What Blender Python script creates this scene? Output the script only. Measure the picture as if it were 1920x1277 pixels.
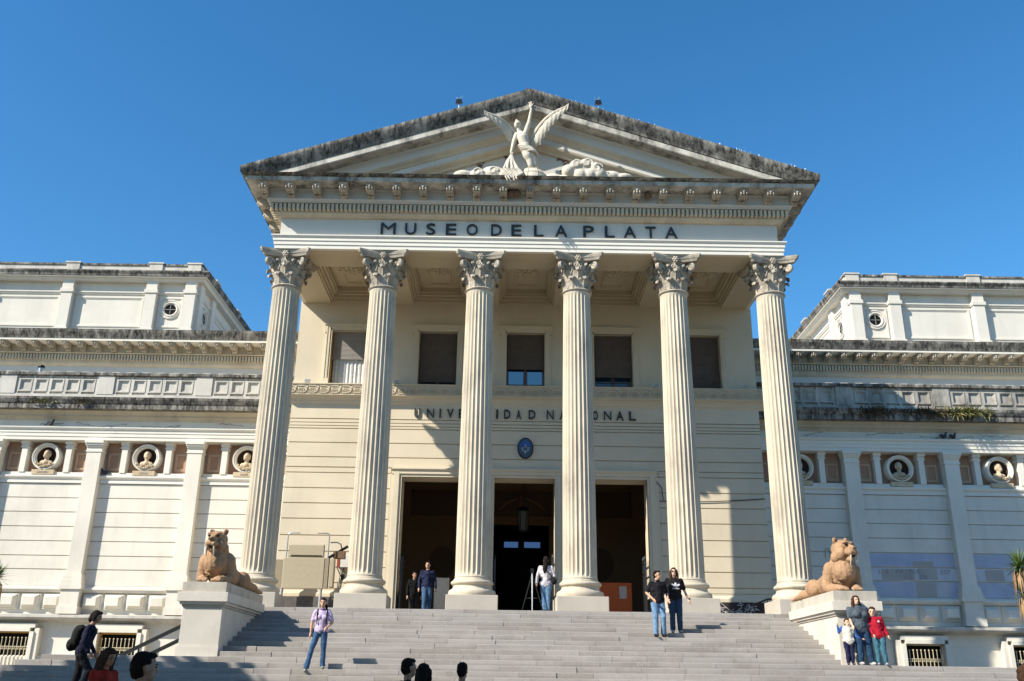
import bpy, bmesh, math, random
from mathutils import Vector, Matrix, Euler
random.seed(7)
sc = bpy.context.scene
for o_ in list(bpy.data.objects): bpy.data.objects.remove(o_)
C = sc.collection
PI = math.pi
# ------------------------------------------------------------------ camera
CAMX = -0.628
F_, P_, R_, Y_ = 1765.5, .3532, .0138, .0025
cp, sp, cy, sy = math.cos(P_), math.sin(P_), math.cos(Y_), math.sin(Y_)
fw = Vector((sy*cp, cy*cp, sp)); r0 = Vector((cy, -sy, 0)); u0 = r0.cross(fw)
rt = r0*math.cos(R_)+u0*math.sin(R_); up = -r0*math.sin(R_)+u0*math.cos(R_)
cd = bpy.data.cameras.new('camera'); cam = bpy.data.objects.new('camera', cd); C.objects.link(cam)
cam.matrix_world = Matrix(((rt.x, up.x, -fw.x, CAMX), (rt.y, up.y, -fw.y, 0), (rt.z, up.z, -fw.z, 0), (0, 0, 0, 1)))
cd.sensor_fit = 'HORIZONTAL'; cd.sensor_width = 36; cd.lens = F_/1920*36; cd.clip_end = 2000; cd.clip_start = .1
sc.camera = cam
# ------------------------------------------------------------------ light
L = Vector((1.60, 1.0, -1.44)).normalized()           # the way the sunlight travels
el = math.asin(-L.z); az = math.atan2(-L.x, -L.y)     # az measured from +Y towards +X
w = bpy.data.worlds.new('World'); sc.world = w; w.use_nodes = True
nt = w.node_tree; bg = nt.nodes['Background']
sky = nt.nodes.new('ShaderNodeTexSky'); sky.sky_type = 'NISHITA'; sky.sun_disc = False
sky.sun_elevation = el; sky.sun_rotation = az; sky.altitude = 0; sky.air_density = 1.0; sky.dust_density = .1; sky.ozone_density = 4
hs = nt.nodes.new('ShaderNodeHueSaturation'); hs.inputs['Saturation'].default_value = 1.25; hs.inputs['Hue'].default_value = .4945
nt.links.new(sky.outputs[0], hs.inputs['Color']); nt.links.new(hs.outputs[0], bg.inputs[0]); bg.inputs[1].default_value = .124
sd = bpy.data.lights.new('sun', 'SUN'); sd.energy = 5.0; sd.angle = math.radians(.55); sd.color = (1, .93, .81)
sun = bpy.data.objects.new('sun', sd); C.objects.link(sun); sun.rotation_euler = L.to_track_quat('-Z', 'Y').to_euler(); sun.location = (-20, -10, 25)
sc.view_settings.view_transform = 'Standard'; sc.view_settings.look = 'None'; sc.view_settings.gamma = 1
sc.view_settings.exposure = .68
sc.render.engine = 'CYCLES'; sc.cycles.max_bounces = 8; sc.cycles.diffuse_bounces = 4
# ------------------------------------------------------------------ materials
def lk(n, a, b): n.links.new(a, b)
def newmat(name, rough=.85, spec=.25):
    m = bpy.data.materials.new(name); m.use_nodes = True
    b = m.node_tree.nodes['Principled BSDF']; b.inputs['Roughness'].default_value = rough
    b.inputs['Specular IOR Level'].default_value = spec
    return m, m.node_tree, b
def noise(n, pos, scale, detail=5, rough=.6, stretch=None):
    t = n.nodes.new('ShaderNodeTexNoise'); t.inputs['Scale'].default_value = scale; t.inputs['Detail'].default_value = detail; t.inputs['Roughness'].default_value = rough
    if stretch:
        mp = n.nodes.new('ShaderNodeMapping'); mp.inputs['Scale'].default_value = stretch; lk(n, pos, mp.inputs[0]); pos = mp.outputs[0]
    lk(n, pos, t.inputs['Vector']); return t.outputs['Fac']
def ramp(n, v, a, b, lo=0., hi=1.):
    r = n.nodes.new('ShaderNodeMapRange'); r.inputs[1].default_value = a; r.inputs[2].default_value = b; r.inputs[3].default_value = lo; r.inputs[4].default_value = hi
    lk(n, v, r.inputs[0]); return r.outputs[0]
def mix(n, fac, a, b, mode='MIX'):
    x = n.nodes.new('ShaderNodeMix'); x.data_type = 'RGBA'; x.blend_type = mode
    for s, v in ((x.inputs[0], fac), (x.inputs[6], a), (x.inputs[7], b)):
        if isinstance(v, (int, float)): s.default_value = v
        elif isinstance(v, tuple): s.default_value = (*v[:3], 1)
        else: lk(n, v, s)
    return x.outputs[2]
def mul(n, a, b):
    x = n.nodes.new('ShaderNodeMath'); x.operation = 'MULTIPLY'
    for s, v in ((x.inputs[0], a), (x.inputs[1], b)):
        if isinstance(v, (int, float)): s.default_value = v
        else: lk(n, v, s)
    return x.outputs[0]
def stone(name, col, var=.12, scale=.9, streak=0., streakcol=(.16, .14, .12), grime=0., grimecol=(.05, .048, .045), gscale=.8, gthr=.55, fine=.1, bump=.15, bscale=30, rough=.88, local=False, gstretch=(1, 1, .45)):
    m, n, b = newmat(name, rough)
    if local: pos = n.nodes.new('ShaderNodeTexCoord').outputs['Object']
    else: pos = n.nodes.new('ShaderNodeNewGeometry').outputs['Position']
    c = mix(n, ramp(n, noise(n, pos, scale), .3, .7), tuple(x*(1-var) for x in col), tuple(min(1, x*(1+var*.6)) for x in col))
    f = ramp(n, noise(n, pos, bscale, 3), .35, .65)
    c = mix(n, mul(n, f, fine), c, tuple(x*.45 for x in col))
    if streak:
        s = ramp(n, noise(n, pos, 1.6, 6, .65, (1.5, 1.5, .16)), .52, .78, 0, streak)
        c = mix(n, s, c, streakcol)
    if grime:
        g1 = ramp(n, noise(n, pos, gscale, 7, .68, gstretch), gthr-.09, gthr+.13, 0, 1)
        g2 = ramp(n, noise(n, pos, gscale*7, 5, .7, (1, 1, .3)), .32, .6, .45, 1)
        c = mix(n, mul(n, mul(n, g1, g2), grime), c, grimecol)
    lk(n, c, b.inputs['Base Color'])
    if bump:
        bp = n.nodes.new('ShaderNodeBump'); bp.inputs['Strength'].default_value = bump; bp.inputs['Distance'].default_value = .02
        lk(n, noise(n, pos, bscale, 6), bp.inputs['Height']); lk(n, bp.outputs[0], b.inputs['Normal'])
    return m
def plain(name, col, rough=.6, metal=0, spec=.4, var=.15, scale=12):
    m, n, b = newmat(name, rough, spec); b.inputs['Metallic'].default_value = metal
    pos = n.nodes.new('ShaderNodeTexCoord').outputs['Object']
    lk(n, mix(n, ramp(n, noise(n, pos, scale, 4), .3, .7), tuple(x*(1-var) for x in col), tuple(min(1, x*(1+var)) for x in col)), b.inputs['Base Color'])
    return m
M = {}
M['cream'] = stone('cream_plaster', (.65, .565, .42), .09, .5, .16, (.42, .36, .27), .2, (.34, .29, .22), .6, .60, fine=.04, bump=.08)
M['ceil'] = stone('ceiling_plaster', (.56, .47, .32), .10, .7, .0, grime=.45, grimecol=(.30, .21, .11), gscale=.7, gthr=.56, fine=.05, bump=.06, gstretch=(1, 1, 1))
M['column'] = stone('column_stucco', (.58, .51, .39), .12, .7, .5, (.25, .22, .18), .55, (.19, .17, .15), 1.1, .56, fine=.07, bump=.12, bscale=22)
M['capital'] = stone('capital_stone', (.50, .44, .35), .18, 2.5, .5, (.13, .11, .09), .6, (.11, .095, .08), 2.4, .51, fine=.15, bump=.3, bscale=26)
M['white'] = stone('white_plaster', (.74, .70, .61), .06, .5, .10, (.45, .42, .36), .12, (.34, .31, .27), .6, .60, fine=.03, bump=.07)
M['wingwall'] = stone('wing_plaster', (.72, .675, .58), .10, .5, .32, (.42, .38, .31), .34, (.43, .39, .32), .6, .55, fine=.03, bump=.09, bscale=18)
M['frieze'] = stone('frieze_plaster', (.57, .545, .49), .04, .6, .06, (.4, .37, .32), fine=.03, bump=.05)
M['mould'] = stone('mould_plaster', (.58, .50, .37), .10, .8, .3, (.30, .24, .18), .42, (.24, .18, .13), 1.1, .56, fine=.06, bump=.1)
M['fascia'] = stone('stained_fascia', (.60, .56, .48), .12, 1.5, .30, (.20, .18, .15), .95, (.045, .042, .038), 1.3, .49, fine=.2, bump=.3, bscale=24, gstretch=(1, 1, .5))
M['black'] = stone('mould_blackened_stone', (.46, .425, .365), .25, 2.0, .6, (.07, .065, .055), .98, (.02, .019, .018), 1.5, .40, fine=.3, bump=.4, bscale=22, gstretch=(2.2, 2.2, .45))
M['baluster'] = stone('balustrade_stone', (.58, .545, .48), .12, 1.2, .4, (.17, .155, .13), .5, (.12, .11, .10), 1.2, .57, fine=.12, bump=.2)
M['baluster2'] = stone('blackened_shaded_balustrade', (.50, .47, .41), .15, 1.2, .5, (.13, .12, .105), .85, (.07, .065, .06), 1.0, .50, fine=.15, bump=.25)  # black mould stain, darkened further to put shade into the right-wing stone
M['attic'] = stone('attic_plaster', (.68, .64, .56), .09, .6, .26, (.42, .39, .34), .16, (.36, .33, .29), .7, .60, fine=.05, bump=.08)
M['granite'] = stone('granite_step', (.365, .34, .315), .12, .8, .0, grime=.55, grimecol=(.19, .17, .15), gscale=1.1, gthr=.55, fine=.35, bump=.2, bscale=45)
M['granite2'] = stone('granite_step_pale', (.385, .36, .335), .12, .8, .0, grime=.3, grimecol=(.2, .18, .16), gscale=1.4, gthr=.56, fine=.32, bump=.2, bscale=45)
M['granite3'] = stone('granite_step_brown', (.335, .31, .28), .14, .8, .0, grime=.3, grimecol=(.15, .13, .11), gscale=1.4, gthr=.56, fine=.35, bump=.2, bscale=45)
M['plinth'] = stone('plinth_stone', (.50, .455, .385), .08, 1.2, .12, (.3, .27, .23), .15, (.28, .25, .21), 1.5, .58, fine=.15, bump=.15, bscale=40)
M['pedestal'] = stone('pedestal_marble', (.60, .555, .485), .10, 1.0, .3, (.33, .31, .28), .28, (.30, .28, .25), 1.1, .56, fine=.08, bump=.1)
M['pedcap'] = stone('pedestal_cap_stone', (.50, .46, .39), .12, 1.5, .55, (.17, .155, .13), .4, (.16, .145, .125), 1.6, .55, fine=.15, bump=.2)
M['darkbase'] = stone('dark_marble_base', (.05, .035, .035), .4, 3, 0, fine=.1, bump=.05, rough=.35)
M['greybase'] = stone('grey_base_stone', (.13, .12, .115), .25, 3, 0, fine=.2, bump=.1)
M['terra'] = stone('terracotta_panel', (.42, .25, .16), .10, 1.5, .1, (.2, .11, .07), fine=.06, bump=.08)
M['terraframe'] = stone('terracotta_frame', (.56, .38, .25), .08, 1.5, fine=.05, bump=.05)
M['niche'] = stone('dark_niche', (.075, .045, .035), .2, 2, fine=.1, bump=.05)
M['bust'] = stone('bust_stone', (.58, .46, .31), .15, 4, .2, (.25, .2, .14), .3, (.2, .15, .1), 4, .55, fine=.1, bump=.1, bscale=30)
M['cat'] = stone('sandstone_cat', (.43, .265, .15), .2, 3, .3, (.20, .12, .075), .55, (.16, .10, .065), 2.6, .55, fine=.25, bump=.5, bscale=24)
M['ivory'] = stone('ivory_tusk', (.46, .39, .30), .1, 6, fine=.05, bump=0)
M['statue'] = stone('statue_marble', (.62, .56, .46), .1, 3, .35, (.27, .24, .19), .4, (.27, .23, .18), 2.5, .56, fine=.05, bump=.1)
M['letter'] = plain('letter_black', (.025, .03, .032), .5, .1)
M['letter2'] = plain('letter_bronze', (.06, .05, .04), .5, .2)
M['letterfaint'] = plain('letter_faint', (.36, .31, .24), .8)
M['graf'] = plain('graffiti_scratch', (.22, .22, .23), .8)
M['grafw'] = plain('graffiti_white', (.6, .58, .56), .8)
M['blue'] = stone('blue_paint', (.41, .44, .55), .15, 1.2, .2, (.55, .54, .52), .85, (.56, .54, .52), .8, .54, fine=.05, bump=.05)
M['greypaint'] = stone('grey_overpaint', (.40, .375, .34), .08, 1.5, fine=.05, bump=.05)
M['palepaint'] = stone('pale_blue_paint', (.55, .56, .60), .08, 1.5, 0, grime=.5, grimecol=(.42, .40, .38), gscale=1.6, gthr=.5, fine=.05, bump=.05)
M['star'] = plain('star_bronze', (.13, .085, .07), .6, .2)
M['shutter'] = stone('shutter_wood', (.135, .105, .085), .15, 3, .2, (.07, .055, .045), fine=.1, bump=.05)
M['shutter2'] = stone('shutter_pale', (.30, .275, .245), .1, 3, .1, fine=.1, bump=.05)
M['woodframe'] = plain('window_wood', (.14, .10, .075), .6)
M['ochre'] = plain('ochre_reveal', (.50, .29, .08), .7)
M['curtain'] = plain('curtain_cloth', (.55, .56, .56), .9)
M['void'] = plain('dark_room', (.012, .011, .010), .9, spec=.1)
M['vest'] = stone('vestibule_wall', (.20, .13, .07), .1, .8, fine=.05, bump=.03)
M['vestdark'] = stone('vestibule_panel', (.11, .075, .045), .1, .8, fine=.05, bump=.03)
M['iron'] = plain('black_iron', (.02, .022, .024), .45, .5)
M['ironworn'] = plain('worn_iron', (.10, .10, .11), .4, .6, var=.5, scale=30)
M['bar'] = plain('painted_bar', (.52, .45, .30), .55, .1)
M['metal'] = plain('galvanised_metal', (.42, .43, .43), .35, .8)
M['beige'] = plain('lift_beige_paint', (.42, .36, .25), .45, .1, var=.05)
M['beige2'] = plain('lift_dark_beige_paint', (.30, .25, .17), .5, .1, var=.05)
M['grey'] = plain('grey_paint', (.33, .33, .32), .5)
M['whitep'] = plain('white_paint', (.62, .60, .55), .5)
M['redp'] = plain('red_paint', (.26, .05, .03), .5)
M['orange'] = plain('orange_board', (.62, .13, .025), .55)
M['paper'] = plain('paper', (.58, .57, .53), .8)
M['glass'] = plain('window_glass', (.02, .03, .045), .06, 0, .7, var=.05)
M['brown'] = plain('mud_nest', (.16, .10, .06), .95)
M['pigeon'] = plain('pigeon_feather', (.035, .037, .045), .7)
m, n, b = newmat('daylight_pane', .4); b.inputs['Base Color'].default_value = (.03, .05, .09, 1)
b.inputs['Emission Color'].default_value = (.16, .36, .85, 1); b.inputs['Emission Strength'].default_value = .17; M['skypane'] = m
m, n, b = newmat('reflecting_pane', .03, .5); b.inputs['Base Color'].default_value = (.012, .018, .03, 1); b.inputs['IOR'].default_value = 2.6; M['skyglass'] = m
def leafmat(name, c1, c2):
    m, n, b = newmat(name, .6, .3)
    g = n.nodes.new('ShaderNodeNewGeometry')
    lk(n, mix(n, g.outputs['Random Per Island'], c1, c2), b.inputs['Base Color'])
    try: b.inputs['Subsurface Weight'].default_value = 0
    except Exception: pass
    return m
M['leaf'] = leafmat('tree_leaf', (.035, .06, .018), (.09, .13, .035))
M['yucca'] = leafmat('yucca_leaf', (.05, .10, .025), (.17, .23, .07))
M['deadleaf'] = leafmat('dead_leaf', (.30, .18, .09), (.42, .28, .14))
M['weed'] = leafmat('weed_leaf', (.10, .11, .03), (.22, .21, .07))
M['dryweed'] = leafmat('dry_weed', (.05, .04, .025), (.14, .11, .06))
M['bark'] = stone('bark', (.16, .12, .085), .3, 4, fine=.3, bump=.6, bscale=18)
M['ground'] = stone('paving_ground', (.16, .145, .115), .2, .3, 0, grime=.4, grimecol=(.05, .06, .035), gscale=.4, gthr=.55, fine=.3, bump=.2, bscale=40)
# ------------------------------------------------------------------ mesh tools
class MB:
    def __init__(s): s.v = []; s.f = []
    def add(s, v, f):
        k = len(s.v); s.v += [tuple(x) for x in v]; s.f += [tuple(i+k for i in q) for q in f]; return s
    def box(s, x0, x1, y0, y1, z0, z1):
        if x0 > x1: x0, x1 = x1, x0
        return s.add([(x0, y0, z0), (x1, y0, z0), (x1, y1, z0), (x0, y1, z0), (x0, y0, z1), (x1, y0, z1), (x1, y1, z1), (x0, y1, z1)],
                     [(0, 3, 2, 1), (4, 5, 6, 7), (0, 1, 5, 4), (1, 2, 6, 5), (2, 3, 7, 6), (3, 0, 4, 7)])
    def taper(s, x0, x1, z0, z1, yb, yf, ins):   # block proud towards -Y with sloped sides
        if x0 > x1: x0, x1 = x1, x0
        return s.add([(x0, yb, z0), (x1, yb, z0), (x1, yb, z1), (x0, yb, z1), (x0+ins, yf, z0+ins), (x1-ins, yf, z0+ins), (x1-ins, yf, z1-ins), (x0+ins, yf, z1-ins)],
                     [(0, 1, 5, 4), (1, 2, 6, 5), (2, 3, 7, 6), (3, 0, 4, 7), (4, 5, 6, 7)])
    def prism(s, prof, x0, x1):                  # closed (y,z) profile run along X
        if x0 > x1: x0, x1 = x1, x0
        k = len(prof); v = [(x0, y, z) for y, z in prof]+[(x1, y, z) for y, z in prof]
        f = [(i, (i+1) % k, (i+1) % k+k, i+k) for i in range(k)]+[tuple(range(k)), tuple(range(2*k-1, k-1, -1))]
        return s.add(v, f)
    def polyY(s, pts, y0, y1):                   # closed (x,z) outline with thickness along Y
        k = len(pts); v = [(x, y0, z) for x, z in pts]+[(x, y1, z) for x, z in pts]
        f = [(i, (i+1) % k, (i+1) % k+k, i+k) for i in range(k)]+[tuple(range(k)), tuple(range(2*k-1, k-1, -1))]
        return s.add(v, f)
    def lathe(s, prof, n=32, c=(0, 0, 0)):
        v = []; k = len(prof)
        for r, z in prof: v += [(c[0]+r*math.cos(2*PI*i/n), c[1]+r*math.sin(2*PI*i/n), c[2]+z) for i in range(n)]
        f = [(j*n+i, j*n+(i+1) % n, (j+1)*n+(i+1) % n, (j+1)*n+i) for j in range(k-1) for i in range(n)]
        f += [tuple(range(n-1, -1, -1)), tuple((k-1)*n+i for i in range(n))]
        return s.add(v, f)
    def tube(s, path, rad, n=8, caps=True, round_=False, sq=None):
        P = [Vector(p) for p in path]; k = len(P)
        if not isinstance(rad, (list, tuple)): rad = [rad]*k
        if round_ and k >= 2:
            a = (P[0]-P[1]).normalized(); b_ = (P[-1]-P[-2]).normalized(); r0_, r1_ = rad[0], rad[-1]
            P = [P[0]+a*r0_*.97, P[0]+a*r0_*.7]+P+[P[-1]+b_*r1_*.7, P[-1]+b_*r1_*.97]
            rad = [r0_*.25, r0_*.71]+list(rad)+[r1_*.71, r1_*.25]; k += 4
        v = []; ref = None
        for i, p in enumerate(P):
            d = (P[min(i+1, k-1)]-P[max(i-1, 0)]).normalized()
            if ref is None: ref = d.orthogonal().normalized()
            a = (ref-d*ref.dot(d))
            if a.length < 1e-5: a = d.orthogonal()
            a.normalize(); ref = a; b_ = d.cross(a)
            for j in range(n):
                t = 2*PI*j/n; v.append(p+(a*math.cos(t)+b_*math.sin(t))*rad[i])
        f = [(i*n+j, i*n+(j+1) % n, (i+1)*n+(j+1) % n, (i+1)*n+j) for i in range(k-1) for j in range(n)]
        if caps: f += [tuple(range(n-1, -1, -1)), tuple((k-1)*n+j for j in range(n))]
        return s.add(v, f)
    def cap(s, p0, r0_, p1, r1_, n=12): return s.tube([p0, p1], [r0_, r1_], n, True, True)
    def ell(s, c, r, rot=None, n=14, m_=9):
        Rm = Euler(rot).to_matrix() if rot else None; v = []; f = []
        for i in range(1, m_):
            t = PI*i/m_
            for j in range(n):
                q = Vector((r[0]*math.sin(t)*math.cos(2*PI*j/n), r[1]*math.sin(t)*math.sin(2*PI*j/n), r[2]*math.cos(t)))
                if Rm: q = Rm @ q
                v.append(q+Vector(c))
        for sgn in (1, -1):
            q = Vector((0, 0, sgn*r[2]))
            if Rm: q = Rm @ q
            v.append(q+Vector(c))
        k = (m_-1)*n
        for i in range(m_-2):
            for j in range(n): f.append((i*n+j, (i+1)*n+j, (i+1)*n+(j+1) % n, i*n+(j+1) % n))
        for j in range(n): f.append((k, j, (j+1) % n)); f.append((k+1, (m_-2)*n+(j+1) % n, (m_-2)*n+j))
        return s.add(v, f)
    def mesh(s, name, smooth=None, fix=True):
        me = bpy.data.meshes.new(name); me.from_pydata(s.v, [], s.f)
        if fix:
            bm = bmesh.new(); bm.from_mesh(me); bmesh.ops.recalc_face_normals(bm, faces=bm.faces); bm.to_mesh(me); bm.free()
        if smooth is not None:
            me.polygons.foreach_set('use_smooth', [True]*len(me.polygons))
            me.set_sharp_from_angle(angle=math.radians(smooth))
        return me
    def build(s, name, mat, parent=None, smooth=None, loc=None, fix=True):
        return put(s.mesh(name, smooth, fix), name, parent, loc, mat)
WORLD = {}
def put(me, name, parent=None, loc=None, mat=None, rot=None, scale=None):
    if mat is not None and not me.materials: me.materials.append(M[mat] if isinstance(mat, str) else mat)
    o = bpy.data.objects.new(name, me); C.objects.link(o)
    if loc is not None: o.location = loc
    if rot is not None: o.rotation_euler = rot
    if scale is not None: o.scale = scale
    if parent is not None:
        o.parent = parent
        if parent.name in WORLD: o.matrix_parent_inverse = Matrix.Translation(-Vector(WORLD[parent.name]))
    return o
def tag(o, label, cat, group=None):
    o['label'] = label; o['category'] = cat
    if group: o['group'] = group
    return o
def thing(name, label, cat, loc=(0, 0, 0), rotz=0, group=None, world=False):
    o = bpy.data.objects.new(name, None); C.objects.link(o); o.location = loc; o.rotation_euler = (0, 0, rotz); o.empty_display_size = .2
    tag(o, label, cat, group)
    if world: WORLD[o.name] = loc
    return o
def struct(o): o['kind'] = 'structure'; return o
def stuff(o): o['kind'] = 'stuff'; return o
def B(x0, x1, y0, y1, z0, z1): return MB().box(x0, x1, y0, y1, z0, z1)
def bev(o, wd=.012, seg=2):
    md = o.modifiers.new('bevel', 'BEVEL'); md.width = wd; md.segments = seg; md.limit_method = 'ANGLE'; md.angle_limit = math.radians(40); return o
def remesh(o, vox, sm=0):
    md = o.modifiers.new('remesh', 'REMESH'); md.mode = 'VOXEL'; md.voxel_size = vox; md.use_smooth_shade = True
    if sm: q = o.modifiers.new('smooth', 'SMOOTH'); q.factor = .5; q.iterations = sm
    return o
TXT = {}
def text_mesh(s, depth=.03, bold=.0):
    k = (s, depth, bold)
    if k in TXT: return TXT[k]
    cu = bpy.data.curves.new('t', 'FONT'); cu.body = s; cu.size = 1; cu.extrude = depth; cu.offset = bold; cu.resolution_u = 4
    o = bpy.data.objects.new('t', cu); C.objects.link(o)
    dg = bpy.context.evaluated_depsgraph_get(); me = bpy.data.meshes.new_from_object(o.evaluated_get(dg))
    bpy.data.objects.remove(o)
    xs = [v.co.x for v in me.vertices]; ys = [v.co.y for v in me.vertices]
    x0, x1, y0, y1 = min(xs), max(xs), min(ys), max(ys)
    for v in me.vertices:      # unit box, centred on x, standing on z=0, facing -Y
        v.co = ((v.co.x-x0)/(x1-x0)-.5, -v.co.z, (v.co.y-y0)/(y1-y0))
    TXT[k] = (me, (x1-x0)/(y1-y0)); return TXT[k]
# ================================================================== setting: ground, stairs
GZ = -1.6
struct(B(-400, 400, -300, 500, GZ-.5, GZ).build('ground', 'ground'))
T_, RS, Y0, ZL = .42, .1417, 29.55, 2.2
def step(k): return Y0-k*T_, ZL-k*RS
stairs = struct(MB().build('staircase', None)) if False else None
mass = MB()
mass.box(-9.3, 9.3, Y0+.3, 41.6, ZL-.9, ZL-.02)
for k in range(1, 19):
    Yk, zk = step(k); hw = 8.0 if k <= 10 else 12.25+(k-11)*.42
    mass.box(-hw+.03, hw-.03, Yk+.33, (Yk+1.2 if k <= 10 else 37.6), zk-RS-.25, zk-.006)
mass.box(-15.3, 15.3, 17.6, 37.6, -1.6, step(18)[1]-.03)
for k in range(19, 27):
    Yk, zk = 17.3-(k-18)*T_, ZL-k*RS; hw = 15.3+(k-18)*.42
    mass.box(-hw, hw, Yk, 37.6, GZ-.1, zk)
stairs = struct(mass.build('staircase', 'granite'))
stone_cache = {}
def step_stone(x0, x1, Yk, zk, depth):
    key = (round(x1-x0, 2), depth, random.randrange(5))
    if key not in stone_cache:
        L_ = key[0]; m_ = random.choice(['granite', 'granite', 'granite2', 'granite', 'granite2', 'granite3']); a = random.uniform(.008, .016)
        prof = [(depth, -RS+.002), (depth, 0), (a, 0), (a*.3, -a*.3), (0, -a), (random.uniform(-.004, .004), -RS*.55), (.004, -RS+.002)]
        stone_cache[key] = (MB().prism(prof, .003, L_-.003).mesh('step_stone'), m_)
    me, m_ = stone_cache[key]
    put(me, 'step_stone', stairs, (x0, Yk+random.uniform(-.011, .009), zk+random.uniform(-.006, .004)), m_)
for k in range(0, 19):
    Yk, zk = step(k); hw = 9.3 if k == 0 else (8.0 if k <= 10 else 12.25+(k-11)*.42)
    x = -hw; lens = [.9, 1.1, 1.3, 1.6, 1.9]
    while x < hw-.001:
        l_ = random.choice(lens) if x > -hw else random.choice([.9, 1.4, 2.0])
        if hw-(x+l_) < .8: l_ = hw-x
        step_stone(x, x+l_, Yk, zk, .45 if k else .8); x += l_
# paving of the landing
pv = MB()
for i in range(11):
    for j in range(4):
        pv = MB().box(-9.3+i*1.69+.004, -9.3+(i+1)*1.69-.004, Y0+.8+j*1.25+.004, Y0+.8+(j+1)*1.25-.004, ZL-.06, ZL+random.uniform(-.003, .001))
        pv.build('paving_slab', random.choice(['granite', 'granite2']), stairs)
# ================================================================== portico
D = 30.503; YA = 29.755; WA = 8.893; ZA = 14.28; YW = 34.75; WW = 8.95
por = thing('museum_portico', 'cream temple front of the museum with six fluted columns and a pediment', 'building', (0, 32, ZL), world=True)
# ---- columns
def shaft_mesh():
    mb = MB(); N = 24; sub = 6; zs = [0, .04, .09, .16, .25, .6, 1.5, 2.8, 4.2, 5.6, 7, 8.3, 9.2, 9.45, 9.55, 9.62, 9.67, 9.73]; H = 9.73; v = []
    n = N*sub
    for z in zs:
        t = z/H; R = .547-.080*(t**1.7)
        dz = min(z-.04, H-.06-z); fd = 0 if dz <= 0 else min(1, math.sqrt(min(1, dz/.17)))
        if z == 0 or z == H: R *= 1.035
        for i in range(n):
            u = (i % sub)/sub; a = 2*PI*i/n
            q = abs(u-.5)*2; dep = 0
            if u > .0: dep = math.sqrt(max(0, 1-((u-.55)/.42)**2)) if abs(u-.55) < .42 else 0
            r = R*(1-.105*dep*fd); v.append((r*math.cos(a), r*math.sin(a), z))
    k = len(zs); f = [(j*n+i, j*n+(i+1) % n, (j+1)*n+(i+1) % n, (j+1)*n+i) for j in range(k-1) for i in range(n)]
    mb.add(v, f); return mb.mesh('fluted_column', 32)
def base_mesh():
    pr_ = [(.72, 0), (.745, .06), (.75, .11), (.735, .17), (.70, .205), (.655, .215), (.645, .23), (.61, .27), (.60, .31), (.605, .345), (.63, .36), (.645, .365), (.672, .40), (.672, .44), (.645, .475), (.60, .49), (.595, .52), (.575, .525), (.56, .56), (.55, .60)]
    return MB().lathe(pr_, 40).mesh('base', 40)
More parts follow.
